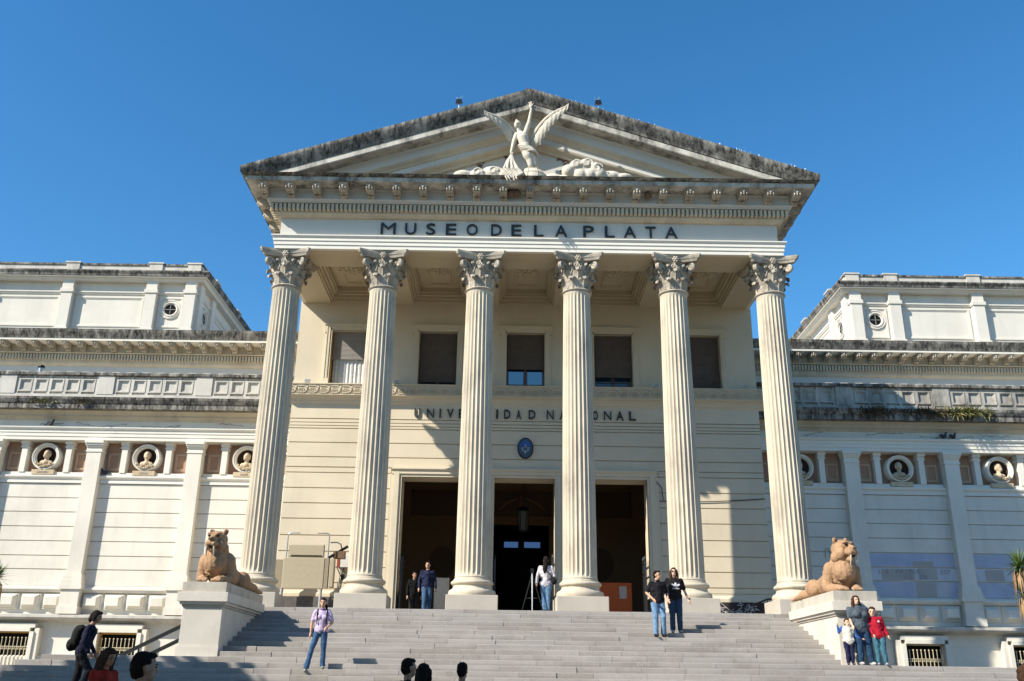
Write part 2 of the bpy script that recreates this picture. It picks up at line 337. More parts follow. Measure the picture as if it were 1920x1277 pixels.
def capital_mesh():
    mb = MB()
    mb.lathe([(.47, 0), (.515, .02), (.535, .055), (.515, .09), (.475, .105), (.44, .12)], 40)
    mb.lathe([(.44, .10), (.445, .45), (.47, .75), (.53, .95), (.60, 1.06), (.60, 1.09)], 32)
    def leaf(ang, h, wd, out, z0, r0_, tip):
        cols, rows = 7, 11; v = []
        er = Vector((math.cos(ang), math.sin(ang), 0)); et = Vector((-math.sin(ang), math.cos(ang), 0))
        for i in range(rows):
            t = i/(rows-1)
            if t < .72: s_ = t/.72; rr = r0_+out*.55*s_**2.2; zz = z0+h*s_
            else:
                s_ = (t-.72)/.28; a = s_*PI*1.15; cr = tip
                rr = r0_+out*.55+cr*(1-math.cos(a))*.9; zz = z0+h+cr*math.sin(a)*.85
            wv = wd*(.72+.5*math.sin(PI*min(1, t*1.05)**.8))*(1 if t < .72 else (1-.55*((t-.72)/.28)**2))
            lob = 1+.13*math.sin(t*PI*7)
            for j in range(cols):
                u = (j/(cols-1)-.5)*2
                off = -.055*abs(u)**1.6*(1 if t < .9 else .4)+.03*(1-abs(u))**2+.014*math.cos(u*PI*3)
                if t > .72: off *= 1-.6*(t-.72)/.28
                v.append(er*(rr+off)+et*(u*wv*.5*lob)+Vector((0, 0, zz-.03*abs(u)*t)))
        f = [(i*cols+j, i*cols+j+1, (i+1)*cols+j+1, (i+1)*cols+j) for i in range(rows-1) for j in range(cols-1)]
        mb.add(v, f)
        inner = [p-er*.035 for p in v]; mb.add(inner, [q[::-1] for q in f])
    for i in range(8): leaf(2*PI*(i+.5)/8, .33, .35, .17, .11, .45, .085)
    for i in range(8): leaf(2*PI*i/8, .60, .36, .27, .13, .44, .10)
    for i in range(8): leaf(2*PI*(i+.5)/8, .56, .20, .30, .36, .46, .07)
    # corner volutes, each a scroll of stone standing at 45 degrees
    for i in range(4):
        a = PI/4+i*PI/2; er = Vector((math.cos(a), math.sin(a), 0)); et = Vector((-math.sin(a), math.cos(a), 0))
        stem = [er*(.46+.26*t**2)+Vector((0, 0, .55+.45*t)) for t in (0, .3, .6, .85)]
        cen = er*.80+Vector((0, 0, .90)); sp_ = []
        for j in range(22):
            th = PI*.75-j*.42; rr = .145*(1-j/25)
            sp_.append(cen+er*(rr*math.cos(th))+Vector((0, 0, rr*math.sin(th))))
        for s_ in (-1, 1):
            path = [p+et*s_*(.10*(1-q/len(stem))+.03) for q, p in enumerate(stem)]+[p+et*s_*.03 for p in sp_]
            mb.tube(path, [.055]*4+[.05]*12+[.04]*10, 6)
        mb.ell(tuple(cen), (.06, .06, .06), n=8, m_=5)
        # inner helices towards the middle of each face
        am = i*PI/2; em = Vector((math.cos(am), math.sin(am), 0)); emt = Vector((-math.sin(am), math.cos(am), 0))
        for s_ in (-1, 1):
            path = [em*(.47+.12*t)+emt*s_*(.26-.12*t)+Vector((0, 0, .60+.32*t)) for t in (0, .35, .7, 1)]
            c2 = em*.60+emt*s_*.10+Vector((0, 0, .90))
            path += [c2+emt*s_*(.075*(1-j/14)*math.cos(PI*.5+j*.5))+Vector((0, 0, .075*(1-j/14)*math.sin(PI*.5+j*.5))) for j in range(12)]
            mb.tube(path, .032, 6)
        mb.cap(tuple(em*.50+Vector((0, 0, .55))), .03, tuple(em*.60+Vector((0, 0, 1.02))), .04, 8)
        for q in range(7):
            t = 2*PI*q/6; off = (emt*math.cos(t)+Vector((0, 0, math.sin(t))))*.075 if q < 6 else Vector((0, 0, 0))
            mb.ell(tuple(em*(.70+(.02 if q == 6 else 0))+Vector((0, 0, 1.14))+off), (.05, .05, .05), n=8, m_=5)
    # abacus with concave sides
    def ab(z0, z1, s0, s1):
        out = []
        for (z, s_) in ((z0, s0), (z1, s1)):
            ring = []
            for i in range(4):
                a = i*PI/2; em = Vector((math.cos(a), math.sin(a), 0)); et = Vector((-math.sin(a), math.cos(a), 0))
                for j in range(13):
                    u = -1+2*j/12; rr = .875-.20*(1-u*u)
                    ring.append((em*rr*s_+et*(u*.80)*s_)+Vector((0, 0, z)))
            out.append(ring)
        k = len(out[0]); mb.add(out[0]+out[1], [(i, (i+1) % k, (i+1) % k+k, i+k) for i in range(k)]+[tuple(range(k)), tuple(range(2*k-1, k-1, -1))])
    ab(1.08, 1.16, .88, .93); ab(1.16, 1.185, .94, .96); ab(1.185, 1.25, .97, 1.0); ab(1.25, 1.318, 1.005, 1.005)
    return mb.mesh('capital', 50)
shm, bsm, cpm = shaft_mesh(), base_mesh(), capital_mesh()
plm = MB().box(-.80, .80, -.80, .80, 0, .45).mesh('plinth')
for i in range(6):
    x = (i-2.5)*3.4
    c = put(shm, 'fluted_column', por, (x, D, 3.23), 'column', (0, 0, .03+i*.0))
    put(bsm, 'base', c, (0, 0, -.59), 'column'); bev(put(plm, 'plinth', c, (0, 0, -1.03), 'plinth'), .015)
    put(cpm, 'capital', c, (0, 0, 9.73), 'capital')
# ---- entablature: profiles swept round the front and the two sides
YB = 36.0
def sweep(prof, name, mat, parent=por, smooth=None, wa=WA, ya=YA, yb=YB):
    mb = MB(); k = len(prof); v = []
    for sx, yy in ((-1, 'b'), (-1, 'f'), (1, 'f'), (1, 'b')):
        for e, z in prof: v.append((sx*(wa+e), yb if yy == 'b' else ya-e, z))
    f = [(j*k+i, j*k+(i+1) % k, (j+1)*k+(i+1) % k, (j+1)*k+i) for j in range(3) for i in range(k)]
    f += [tuple(range(k)), tuple(range(4*k-1, 3*k-1, -1))]
    return mb.add(v, f).build(name, mat, parent, smooth)
sweep([(-.14, ZA), (0, ZA), (0, 14.415), (.03, 14.425), (.03, 14.555), (.06, 14.565), (.06, 14.675), (.09, 14.69), (.12, 14.735), (.12, 14.775), (-.01, 14.79), (-.14, 14.79)], 'architrave', 'white')
frz = sweep([(-.18, 14.785), (-.12, 14.785), (-.12, 15.52), (-.18, 15.52)], 'frieze', 'frieze')
sweep([(-.2, 15.515), (0, 15.515), (.02, 15.55), (.08, 15.575), (.11, 15.61), (.115, 15.95), (-.2, 15.95)], 'dentil_band', 'mould')
db = [o for o in por.children if o.name.startswith('dentil_band')][0]
mbd = sweep([(-.22, 15.935), (.27, 15.935), (.29, 15.965), (.34, 15.99), (.37, 16.03), (.37, 16.05), (.33, 16.055), (.33, 16.36), (.36, 16.375), (.40, 16.415), (-.22, 16.425)], 'modillion_band', 'frieze')
sweep([(-.24, 16.42), (.97, 16.42), (.97, 16.435), (.985, 16.44), (.985, 16.575), (-.24, 16.58)], 'corona', 'fascia')
# thin dark cyma on the front, full gutter moulding along the sides
sweep([(-.24, 16.578), (.99, 16.578), (1.08, 16.60), (1.15, 16.645), (.2, 16.67), (-.24, 16.67)], 'cornice_top', 'black')
for s in (-1, 1):
    pr_ = [(.2, 16.672), (1.152, 16.648), (1.155, 16.70), (1.14, 16.76), (1.17, 16.86), (.2, 17.10)]
    mb = MB(); k = len(pr_); v = [(s*(WA+e), YA-e-.0, z) for e, z in pr_]+[(s*(WA+e), YB, z) for e, z in pr_]
    mb.add(v, [(i, (i+1) % k, (i+1) % k+k, i+k) for i in range(k)]+[tuple(range(k)), tuple(range(2*k-1, k-1, -1))]).build('side_gutter', 'black', por)
dm = MB().taper(-.048, .048, 0, .235, .16, 0, .004).mesh('dentil')
n_ = 119; sp_ = 2*(WA+.17)/n_
for i in range(n_+1): put(dm, 'dentil', db, (-(WA+.17)+i*sp_, YA-.265, 15.675), 'mould')
for s in (-1, 1):
    for i in range(1, 30): put(dm, 'dentil', db, (s*(WA+.265), YA-.2+i*sp_, 15.675), 'mould', (0, 0, s*PI/2))
def modillion_mesh():
    mb = MB()
    prof = [(.56, 0), (0, 0), (0, -.05), (.03, -.085), (.075, -.13), (.05, -.17), (.06, -.22), (.14, -.26), (.26, -.25), (.36, -.24), (.44, -.28), (.50, -.345), (.56, -.375)]
    mb.prism([(y, z) for y, z in prof], -.13, .13); mb.box(-.165, .165, -.02, .56, -.01, .03)
    for s in (-1, 0, 1): mb.ell((s*.095, .03, -.16), (.035, .05, .05), n=8, m_=6)
    mb.ell((0, .0, -.10), (.05, .04, .055), n=8, m_=6)
    for z in (-.26, -.31):
        mb.ell((-.055, .27 if z > -.3 else .42, z), (.05, .07, .03), n=8, m_=5); mb.ell((.055, .27 if z > -.3 else .42, z), (.05, .07, .03), n=8, m_=5)
    return mb.mesh('modillion', 45)
mm = modillion_mesh()
for i in range(21): put(mm, 'modillion', mbd, (-9.3+i*.93, YA-.89, 16.392), 'capital')
for s in (-1, 1):
    for i in range(1, 6): put(mm, 'modillion', mbd, (s*(WA+.89), YA-.45+i*.93, 16.392), 'capital', (0, 0, s*PI/2))
# ---- lettering on the frieze
LT = [('M', 742.6-29/2+0, 0), ]
def letters(word, xs, ws, z0, h, y, parent, mat, depth, bold):
    for ch, x, w_ in zip(word, xs, ws):
        me, asp = text_mesh(ch, depth, bold if ch not in 'MN' else 0)
        put(me, 'letter', parent, (x, y, z0), mat, None, (w_, 1, h))
# centres and widths in metres read along the frieze
px = [(714, 742), (759.5, 780.5), (799, 816.5), (836, 856), (875, 896), (921, 941), (959, 978), (1001.5, 1019.5), (1041, 1064), (1094, 1114), (1134.5, 1153), (1170, 1193), (1211, 1230.5), (1247.5, 1271)]
k_ = 10.47/(1271.-714.); c_ = 992.5
letters('MUSEODELAPLATA', [((a+b_)/2-c_)*k_ for a, b_ in px], [(b_-a)*k_ for a, b_ in px], 14.915, .45, YA+.12-.045, frz, 'letter', .015, .009)
# ---- pediment
pedi = B(-WA+.3, WA-.3, YA+.25, YB, 16.5, 16.62).build('pediment', 'frieze', por)
ZAP, SL = 20.2, .332
def xend(d, e): return min(WA+e, max(.3, (ZAP-d-16.60)/SL))
def rake(prof, name, mat, smooth=None):
    mb = MB(); k = len(prof); v = []
    for sx in (-1, 0, 1):
        for d, e in prof:
            X = sx*xend(d, e) if sx else 0
            z = ZAP-d-SL*abs(X)
            v.append((X, YA-e, z))
    f = [(j*k+i, j*k+(i+1) % k, (j+1)*k+(i+1) % k, (j+1)*k+i) for j in range(2) for i in range(k)]
    f += [tuple(range(k)), tuple(range(3*k-1, 2*k-1, -1))]
    return mb.add(v, f).build(name, mat, pedi, smooth)
rake([(-.02, -.3), (-.0, 1.17), (.09, 1.17), (.14, 1.15), (.26, 1.09), (.36, 1.02), (.43, .99), (.48, .98), (.42, -.3)], 'raking_gutter', 'black', 50)
rake([(.30, -.35), (.475, .93), (.49, .95), (.70, .95), (.73, .93), (.735, .36), (.72, -.35)], 'raking_corona', 'fascia')
rake([(.70, -.4), (.735, .46), (.79, .40), (1.12, .38), (1.12, -.4)], 'raking_band', 'frieze')
rake([(1.10, -.45), (1.115, .385), (1.16, .36), (1.24, .27), (1.29, .25), (1.32, .22), (1.32, -.45)], 'raking_moulding', 'mould')
rake([(1.30, -.5), (1.315, .2), (1.52, .19), (1.52, -.5)], 'raking_band', 'frieze')
rake([(1.50, -.55), (1.515, .2), (1.58, .16), (1.68, .02), (1.73, .0), (1.76, -.03), (1.76, -.55)], 'raking_moulding', 'mould')
MB().polyY([(-6.4, 16.6), (6.4, 16.6), (0, 18.75)], YA+.12, YA+.6).build('tympanum', 'frieze', pedi)
# roof slopes behind the gable
for s in (-1, 1):
    v = [(0, YA-.2, ZAP+.02), (s*(WA+1.0), YA-.2, ZAP+.02-SL*(WA+1.0)), (s*(WA+1.0), 46, ZAP+.02-SL*(WA+1.0)), (0, 46, ZAP+.02)]
    MB().add(v+[(a, b_, c-.25) for a, b_, c in v], [(0, 1, 2, 3), (4, 5, 6, 7), (0, 1, 5, 4), (1, 2, 6, 5), (2, 3, 7, 6), (3, 0, 4, 7)]).build('roof_slope', 'baluster', pedi)
def star_mesh():
    pts = [(math.sin(PI*i/5)*(.15 if i % 2 == 0 else .06), math.cos(PI*i/5)*(.15 if i % 2 == 0 else .06)) for i in range(10)]
    return MB().polyY(pts, -.03, .05).mesh('star')
stm = star_mesh()
for x, z, s_ in [(-3.68, 17.43, .75), (-3.43, 17.38, .8), (-2.74, 17.69, .8), (-1.75, 18.02, 1.25), (-1.8, 17.77, .75), (-.85, 18.15, .6), (1.08, 18.17, 1.15), (1.30, 17.98, .9), (1.2, 17.6, .8), (3.12, 17.55, .8)]:
    put(stm, 'star', pedi, (x, YA+.09, z*.998), 'star', (0, random.uniform(-.3, .3), 0), (s_, 1, s_))
put(MB().polyY([(-.2, 0), (0, .12), (.22, .02), (0, -.1)], -.03, .05).mesh('star_lantern'), 'star', pedi, (2.72, YA-.3, 17.25), 'redp')
# ---- ceiling: beams, coffers, rosettes
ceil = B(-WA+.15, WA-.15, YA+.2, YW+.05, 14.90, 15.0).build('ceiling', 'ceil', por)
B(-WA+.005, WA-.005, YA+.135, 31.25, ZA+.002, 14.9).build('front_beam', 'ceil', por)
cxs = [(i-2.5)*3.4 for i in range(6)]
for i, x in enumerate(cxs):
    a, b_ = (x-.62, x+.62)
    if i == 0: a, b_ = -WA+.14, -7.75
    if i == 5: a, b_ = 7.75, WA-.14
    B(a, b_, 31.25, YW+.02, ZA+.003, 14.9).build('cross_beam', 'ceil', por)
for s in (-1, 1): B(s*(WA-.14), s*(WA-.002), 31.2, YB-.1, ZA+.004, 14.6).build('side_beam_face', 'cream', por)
rm = MB()
rm.lathe([(.02, 0), (.42, -.01), (.44, -.05), (.40, -.07), (.2, -.075), (.12, -.12), (.02, -.13)], 28)
for i in range(10):
    a = 2*PI*i/10; rm.ell((.28*math.cos(a), .28*math.sin(a), -.08), (.15, .085, .06), (0, 0, a), 8, 6)
for i in range(6):
    a = 2*PI*i/6+.2; rm.ell((.13*math.cos(a), .13*math.sin(a), -.12), (.10, .06, .05), (0, 0, a), 8, 6)
rm = rm.mesh('rosette', 50)
for i in range(5):
    a, b_ = (-7.75 if i == 0 else cxs[i]+.62), (7.75 if i == 4 else cxs[i+1]-.62); c0, c1 = 31.25, YW
    def frame(ins, wd, z0, z1, name, mat='ceil'):
        mb = MB(); A, Bq, C0, C1 = a+ins, b_-ins, c0+ins, c1-ins
        mb.box(A, Bq, C0, C0+wd, z0, z1); mb.box(A, Bq, C1-wd, C1, z0, z1); mb.box(A, A+wd, C0+wd, C1-wd, z0, z1); mb.box(Bq-wd, Bq, C0+wd, C1-wd, z0, z1)
        mb.build(name, mat, ceil)
    frame(.0, .06, 14.36, 14.9, 'coffer_moulding'); frame(.06, .07, 14.48, 14.9, 'coffer_moulding'); frame(.13, .10, 14.60, 14.9, 'coffer_moulding'); frame(.23, .05, 14.70, 14.9, 'coffer_moulding')
    frame(.62, .07, 14.85, 14.9, 'coffer_moulding'); frame(.69, .05, 14.87, 14.9, 'coffer_moulding')
    put(rm, 'rosette', ceil, ((a+b_)/2, 32.75, 14.895), 'ceil', (0, 0, i*.3))
# ---- the wall behind the columns
DT, D1, D2, D3 = 7.33, 1.13, 2.27, 4.57            # door head and door edges
wall = MB()
yc0, yc1 = YW+.05, YW+.9
wall.box(-WW, -D3, yc0, yc1, ZL, DT); wall.box(D3, WW, yc0, yc1, ZL, DT)
for s in (-1, 1): wall.box(s*D1, s*D2, yc0, yc1, ZL, DT)
wall.box(-WW, WW, yc0, yc1, DT, 10.93)
WX = [-6.87, -3.43, 0., 3.43, 6.87]; WH = .75; W0, W1 = 10.95, 13.13
xs = [-WW]+[q for x in WX for q in (x-WH, x+WH)]+[WW]
for i in range(0, len(xs), 2): wall.box(xs[i], xs[i+1], yc0-.05, yc1, 10.93, 15.05)
for x in WX: wall.box(x-WH, x+WH, yc0-.05, yc1, W1, 15.05)
for s in (-1, 1): wall.box(s*WW, s*(WW-.9), yc1, 46, ZL-3, 17)
wall.box(-WW, WW, 45.5, 46, ZL, 17); wall.box(-WW, WW, yc1+.01, 46, 9.0, 9.2)
wall = wall.build('portico_wall', 'cream', por)
zc = [2.99+.25, 3.45, 4.0, 4.555, 5.13, 5.735, 6.305, 6.87, 7.45, 8.045, 8.60, 9.15]
g = .017
for a, b_ in zip(zc[:-1], zc[1:]):
    segs = [(-WW, -5.0), (5.0, WW)] if a < 7.4 else [(-WW, WW)]
    a2 = a if a != 7.45 else 7.66
    for x0, x1 in segs: bev(MB().box(x0, x1, YW, YW+.06, a2+g, b_-g).build('wall_course', 'cream', wall), .008)
for s in (-1, 1): MB().box(s*5.0, s*WW, YW, YW+.06, 7.47, 7.64).build('wall_course', 'cream', wall)
for a, b_ in ((9.17, 9.245), (9.275, 9.37), (9.40, 9.51)): MB().box(-WW, WW, YW, YW+.06, a, b_).build('wall_course', 'cream', wall)
inscr = MB().box(-WW, WW, YW-.01, YW+.06, 9.545, 10.10).build('inscription_band', 'cream', por)
word = 'UNIVERSIDADNACIONAL'
p2 = [(780, 791), (803.5, 817), (827, 830), (841, 853.5), (863, 873), (884, 896), (906, 917), (933, 937), (948, 960), (971, 980), (994, 1007), (1028, 1041), (1052, 1065), (1076, 1088), (1101, 1104), (1114, 1124), (1135, 1149), (1158, 1172), (1182, 1195)]
k_ = 8.46/(1195.-780.); c_ = 987.5
for ch, (a, b_) in zip(word, p2): letters(ch, [((a+b_)/2-c_)*k_], [(b_-a)*k_], 9.61, .36, YW-.05, inscr, 'letter2', .02, .02)
# ledge with the fret ornament
led = MB().prism([(YW+.1, 10.10), (YW-.02, 10.10), (YW-.06, 10.16), (YW-.10, 10.19), (YW-.10, 10.23), (YW-.20, 10.33), (YW-.28, 10.36), (YW-.33, 10.39), (YW-.33, 10.405), (YW-.30, 10.41), (YW-.30, 10.80), (YW-.35, 10.81), (YW-.35, 10.845), (YW+.1, 10.93)], -WW-.25, WW+.25).build('ledge_cornice', 'cream', por)
fm = MB()
fm.box(-.195, .06, -.03, .02, .30, .335); fm.box(-.195, .06, -.03, .02, .04, .075); fm.box(-.15, .03, -.03, .02, .21, .235); fm.box(-.195, .03, -.03, .02, .16, .18); fm.box(-.195, .0, -.03, .02, .105, .125)
arc = [(.05+.125*math.cos(t), .1875+.135*math.sin(t)) for t in [PI/2-PI*i/12 for i in range(13)]]; ar2 = [(.05+.085*math.cos(t), .1875+.095*math.sin(t)) for t in [PI/2-PI*i/12 for i in range(13)]]
for i in range(12): fm.polyY([arc[i], arc[i+1], ar2[i+1], ar2[i]], -.035, .02)
fm.box(.03, .055, -.03, .02, .10, .20); fm.box(.185, .198, -.02, .02, .03, .35)
fm = fm.mesh('fret_ornament')
nf = 43; st = 2*(WW+.2)/nf
for i in range(nf): put(fm, 'fret_ornament', led, (-(WW+.2)+(i+.5)*st, YW-.305, 10.42), 'mould')
# base courses
for s in (-1, 1):
    MB().prism([(YW+.05, 2.95), (YW-.10, 2.95), (YW-.10, 3.06), (YW-.07, 3.12), (YW-.02, 3.17), (YW-.02, 3.24), (YW+.05, 3.24)], s*5.0, s*WW).build('skirting', 'cream', por)
    B(s*5.0, s*WW, YW-.14, YW+.05, ZL-.05, 2.95).build('base_stone', 'darkbase' if s > 0 else 'greybase', por)
gr = MB()
for i in range(26):
    x = random.uniform(6.7, 8.3); z = random.uniform(2.45, 2.85); pts = [(x+random.uniform(-.14, .14), YW-.145, z+random.uniform(-.12, .12)) for _ in range(4)]
    gr.tube(pts, .012, 4)
gr.build('graffiti_scribble', 'grafw', [o for o in por.children if o.name.startswith('base_stone')][-1])
# door surrounds
def surround(name, x0, x1, head=True):
    mb = MB()
    for s, x in ((1, x0), (-1, x1)):
        mb.box(x, x-s*.10, YW-.05, YW+.2, ZL, DT+.10); mb.box(x-s*.10, x-s*.30, YW-.10, YW+.2, ZL, DT+.30) if abs(x) > 4 else mb.box(x-s*.10, x-s*.2, YW-.08, YW+.2, ZL, DT+.30)
        if abs(x) > 4: mb.box(x-s*.30, x-s*.42, YW-.06, YW+.2, ZL, DT+.1)
    return mb.build(name, 'cream', por)
surround('door_surround', -D3, -D2); surround('door_surround', -D1, D1); surround('door_surround', D2, D3)
MB().prism([(YW+.1, DT), (YW-.045, DT), (YW-.045, DT+.10), (YW-.095, DT+.105), (YW-.095, DT+.20), (YW-.12, DT+.22), (YW-.16, DT+.27), (YW-.16, DT+.32), (YW+.1, DT+.34)], -D3-.38, D3+.38).build('door_lintel', 'cream', por)
for s in (-1, 1): B(s*(D1+.2), s*(D2-.2), YW-.03, YW+.06, ZL, DT).build('door_pier', 'cream', por)
# ---- vestibule behind the doors
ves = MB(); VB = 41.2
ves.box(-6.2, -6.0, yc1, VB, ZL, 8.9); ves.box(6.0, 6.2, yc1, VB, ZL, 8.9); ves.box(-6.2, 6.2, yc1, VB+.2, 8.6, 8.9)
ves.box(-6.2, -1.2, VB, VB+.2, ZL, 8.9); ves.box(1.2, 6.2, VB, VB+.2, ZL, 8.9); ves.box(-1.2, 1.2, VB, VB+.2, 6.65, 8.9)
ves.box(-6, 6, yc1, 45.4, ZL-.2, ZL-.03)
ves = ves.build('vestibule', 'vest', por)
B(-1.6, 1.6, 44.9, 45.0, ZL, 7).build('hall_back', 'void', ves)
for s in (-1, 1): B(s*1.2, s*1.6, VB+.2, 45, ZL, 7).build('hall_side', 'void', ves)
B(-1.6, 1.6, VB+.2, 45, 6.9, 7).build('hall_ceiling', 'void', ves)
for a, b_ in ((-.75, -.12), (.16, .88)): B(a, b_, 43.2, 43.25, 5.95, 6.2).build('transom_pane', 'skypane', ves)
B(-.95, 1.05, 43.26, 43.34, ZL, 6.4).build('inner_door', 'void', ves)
for x0, x1 in ((-5, -1.9), (-1.5, 1.5), (1.9, 5)):
    for zz in ((7.0, 8.1),):
        mb = MB(); mb.box(x0+.2, x1-.2, VB-.06, VB, zz[0], zz[0]+.09); mb.box(x0+.2, x1-.2, VB-.06, VB, zz[1]-.09, zz[1]); mb.box(x0+.2, x0+.29, VB-.06, VB, zz[0], zz[1]); mb.box(x1-.29, x1-.2, VB-.06, VB, zz[0], zz[1]); mb.build('panel_frame', 'vestdark', ves)
        B(x0+.29, x1-.29, VB-.02, VB, zz[0]+.09, zz[1]-.09).build('relief_panel', 'vestdark', ves)
eg = MB(); eg.ell((0, VB-.08, 7.55), (.16, .06, .22)); eg.ell((0, VB-.08, 7.85), (.09, .06, .09))
for s in (-1, 1):
    for j in range(5): eg.ell((s*(.45+.08*j), VB-.07, 7.72-.07*j), (.42, .04, .045), (0, s*(.25+.1*j), 0), 8, 6)
eg.build('eagle_relief', 'vest', ves)
for s in (-1, 1):
    MB().polyY([(s*3.4+.55*math.cos(t), 5.0+.7*math.sin(t)) for t in [2*PI*i/24 for i in range(24)]], VB-.05, VB).build('wall_medallion', 'vestdark', ves)
# ---- upper windows
SB = [12.02, 11.14, 11.72, 11.38, 10.95]
for i, x in enumerate(WX):
    mb = MB(); a, b_ = x-WH, x+WH
    for s, xx in ((-1, a), (1, b_)):
        mb.box(xx, xx+s*.07, YW-.04, YW+.05, W0+.18, W1); mb.box(xx+s*.07, xx+s*.17, YW-.07, YW+.05, W0+.18, W1+.16); mb.box(xx+s*.17, xx+s*.21, YW-.09, YW+.05, W0+.18, W1+.2)
        mb.box(xx, xx+s*.25, YW-.08, YW+.05, W0-.02, W0+.18)
        mb.box(xx+s*.21, xx+s*.29, YW-.08, YW+.05, W1-.1, W1+.2)
    mb.box(a, b_, YW-.04, YW+.05, W1, W1+.08); mb.box(a-.07, b_+.07, YW-.07, YW+.05, W1+.08, W1+.16); mb.box(a-.17, b_+.17, YW-.085, YW+.05, W1+.16, W1+.2); mb.box(a-.31, b_+.31, YW-.12, YW+.05, W1+.2, W1+.26)
    wn = mb.build('upper_window', 'cream', por)
    B(a+.0, b_-.0, YW+.30, YW+.40, W0, W0+.06).build('window_sill', 'cream', wn)
    fr = MB(); fr.box(a, a+.07, YW+.34, YW+.42, W0+.06, W1); fr.box(b_-.07, b_, YW+.34, YW+.42, W0+.06, W1); fr.box(x-.06, x+.06, YW+.34, YW+.42, W0+.06, W1); fr.box(a+.07, b_-.07, YW+.34, YW+.42, W0+.06, W0+.14)
    if i == 3: fr.box(a+.07, b_-.07, YW+.34, YW+.42, W0+.26, W0+.30)
    fr.build('window_frame', 'woodframe', wn)
    for p0, p1 in ((a+.07, x-.06), (x+.06, b_-.07)): B(p0, p1, YW+.37, YW+.385, W0+.14, W1).build('pane', 'glass', wn)
    for s, xx in ((1, a), (-1, b_)): B(xx, xx+s*.012, YW+.06, YW+.33, W0, W1).build('reveal', 'ochre' if i == 0 else 'mould', wn)
    sh = MB(); nsl = int((W1-SB[i])/.052)
    dy = 0
    for j in range(nsl):
        z1 = W1-j*.052; t = j/nsl; yy = YW+.20-(.10*t if i == 3 else 0)
        sh.add([(a+.04, yy, z1), (b_-.04, yy, z1), (b_-.04, yy-.014, z1-.03), (a+.04, yy-.014, z1-.03), (a+.04, yy+.004, z1-.05), (b_-.04, yy+.004, z1-.05)], [(0, 1, 2, 3), (3, 2, 5, 4)])
    sh.box(a+.04, b_-.04, YW+.19-(.1 if i == 3 else 0), YW+.225-(.1 if i == 3 else 0), W1-nsl*.052-.04, W1-nsl*.052)
    sh.build('roller_shutter', 'shutter2' if i == 0 else 'shutter', wn)
    if i == 0:
        cu = MB(); v = []; n2 = 60
        for j in range(n2+1):
            xx = a+.08+(b_-a-.16)*j/n2; yy = YW+.30+.018*math.sin(j*.9)+.01*math.sin(j*2.3)
            v += [(xx, yy, W0+.1), (xx, yy, W1-.1)]
        cu.add(v, [(2*j, 2*j+2, 2*j+3, 2*j+1) for j in range(n2)]).build('curtain', 'curtain', wn, 60)
    if i == 2:
        for p0, p1 in ((a+.1, x-.08), (x+.08, b_-.1)): B(p0, p1, YW+.355, YW+.368, W0+.16, W0+.72).build('casement_pane', 'skyglass', wn)
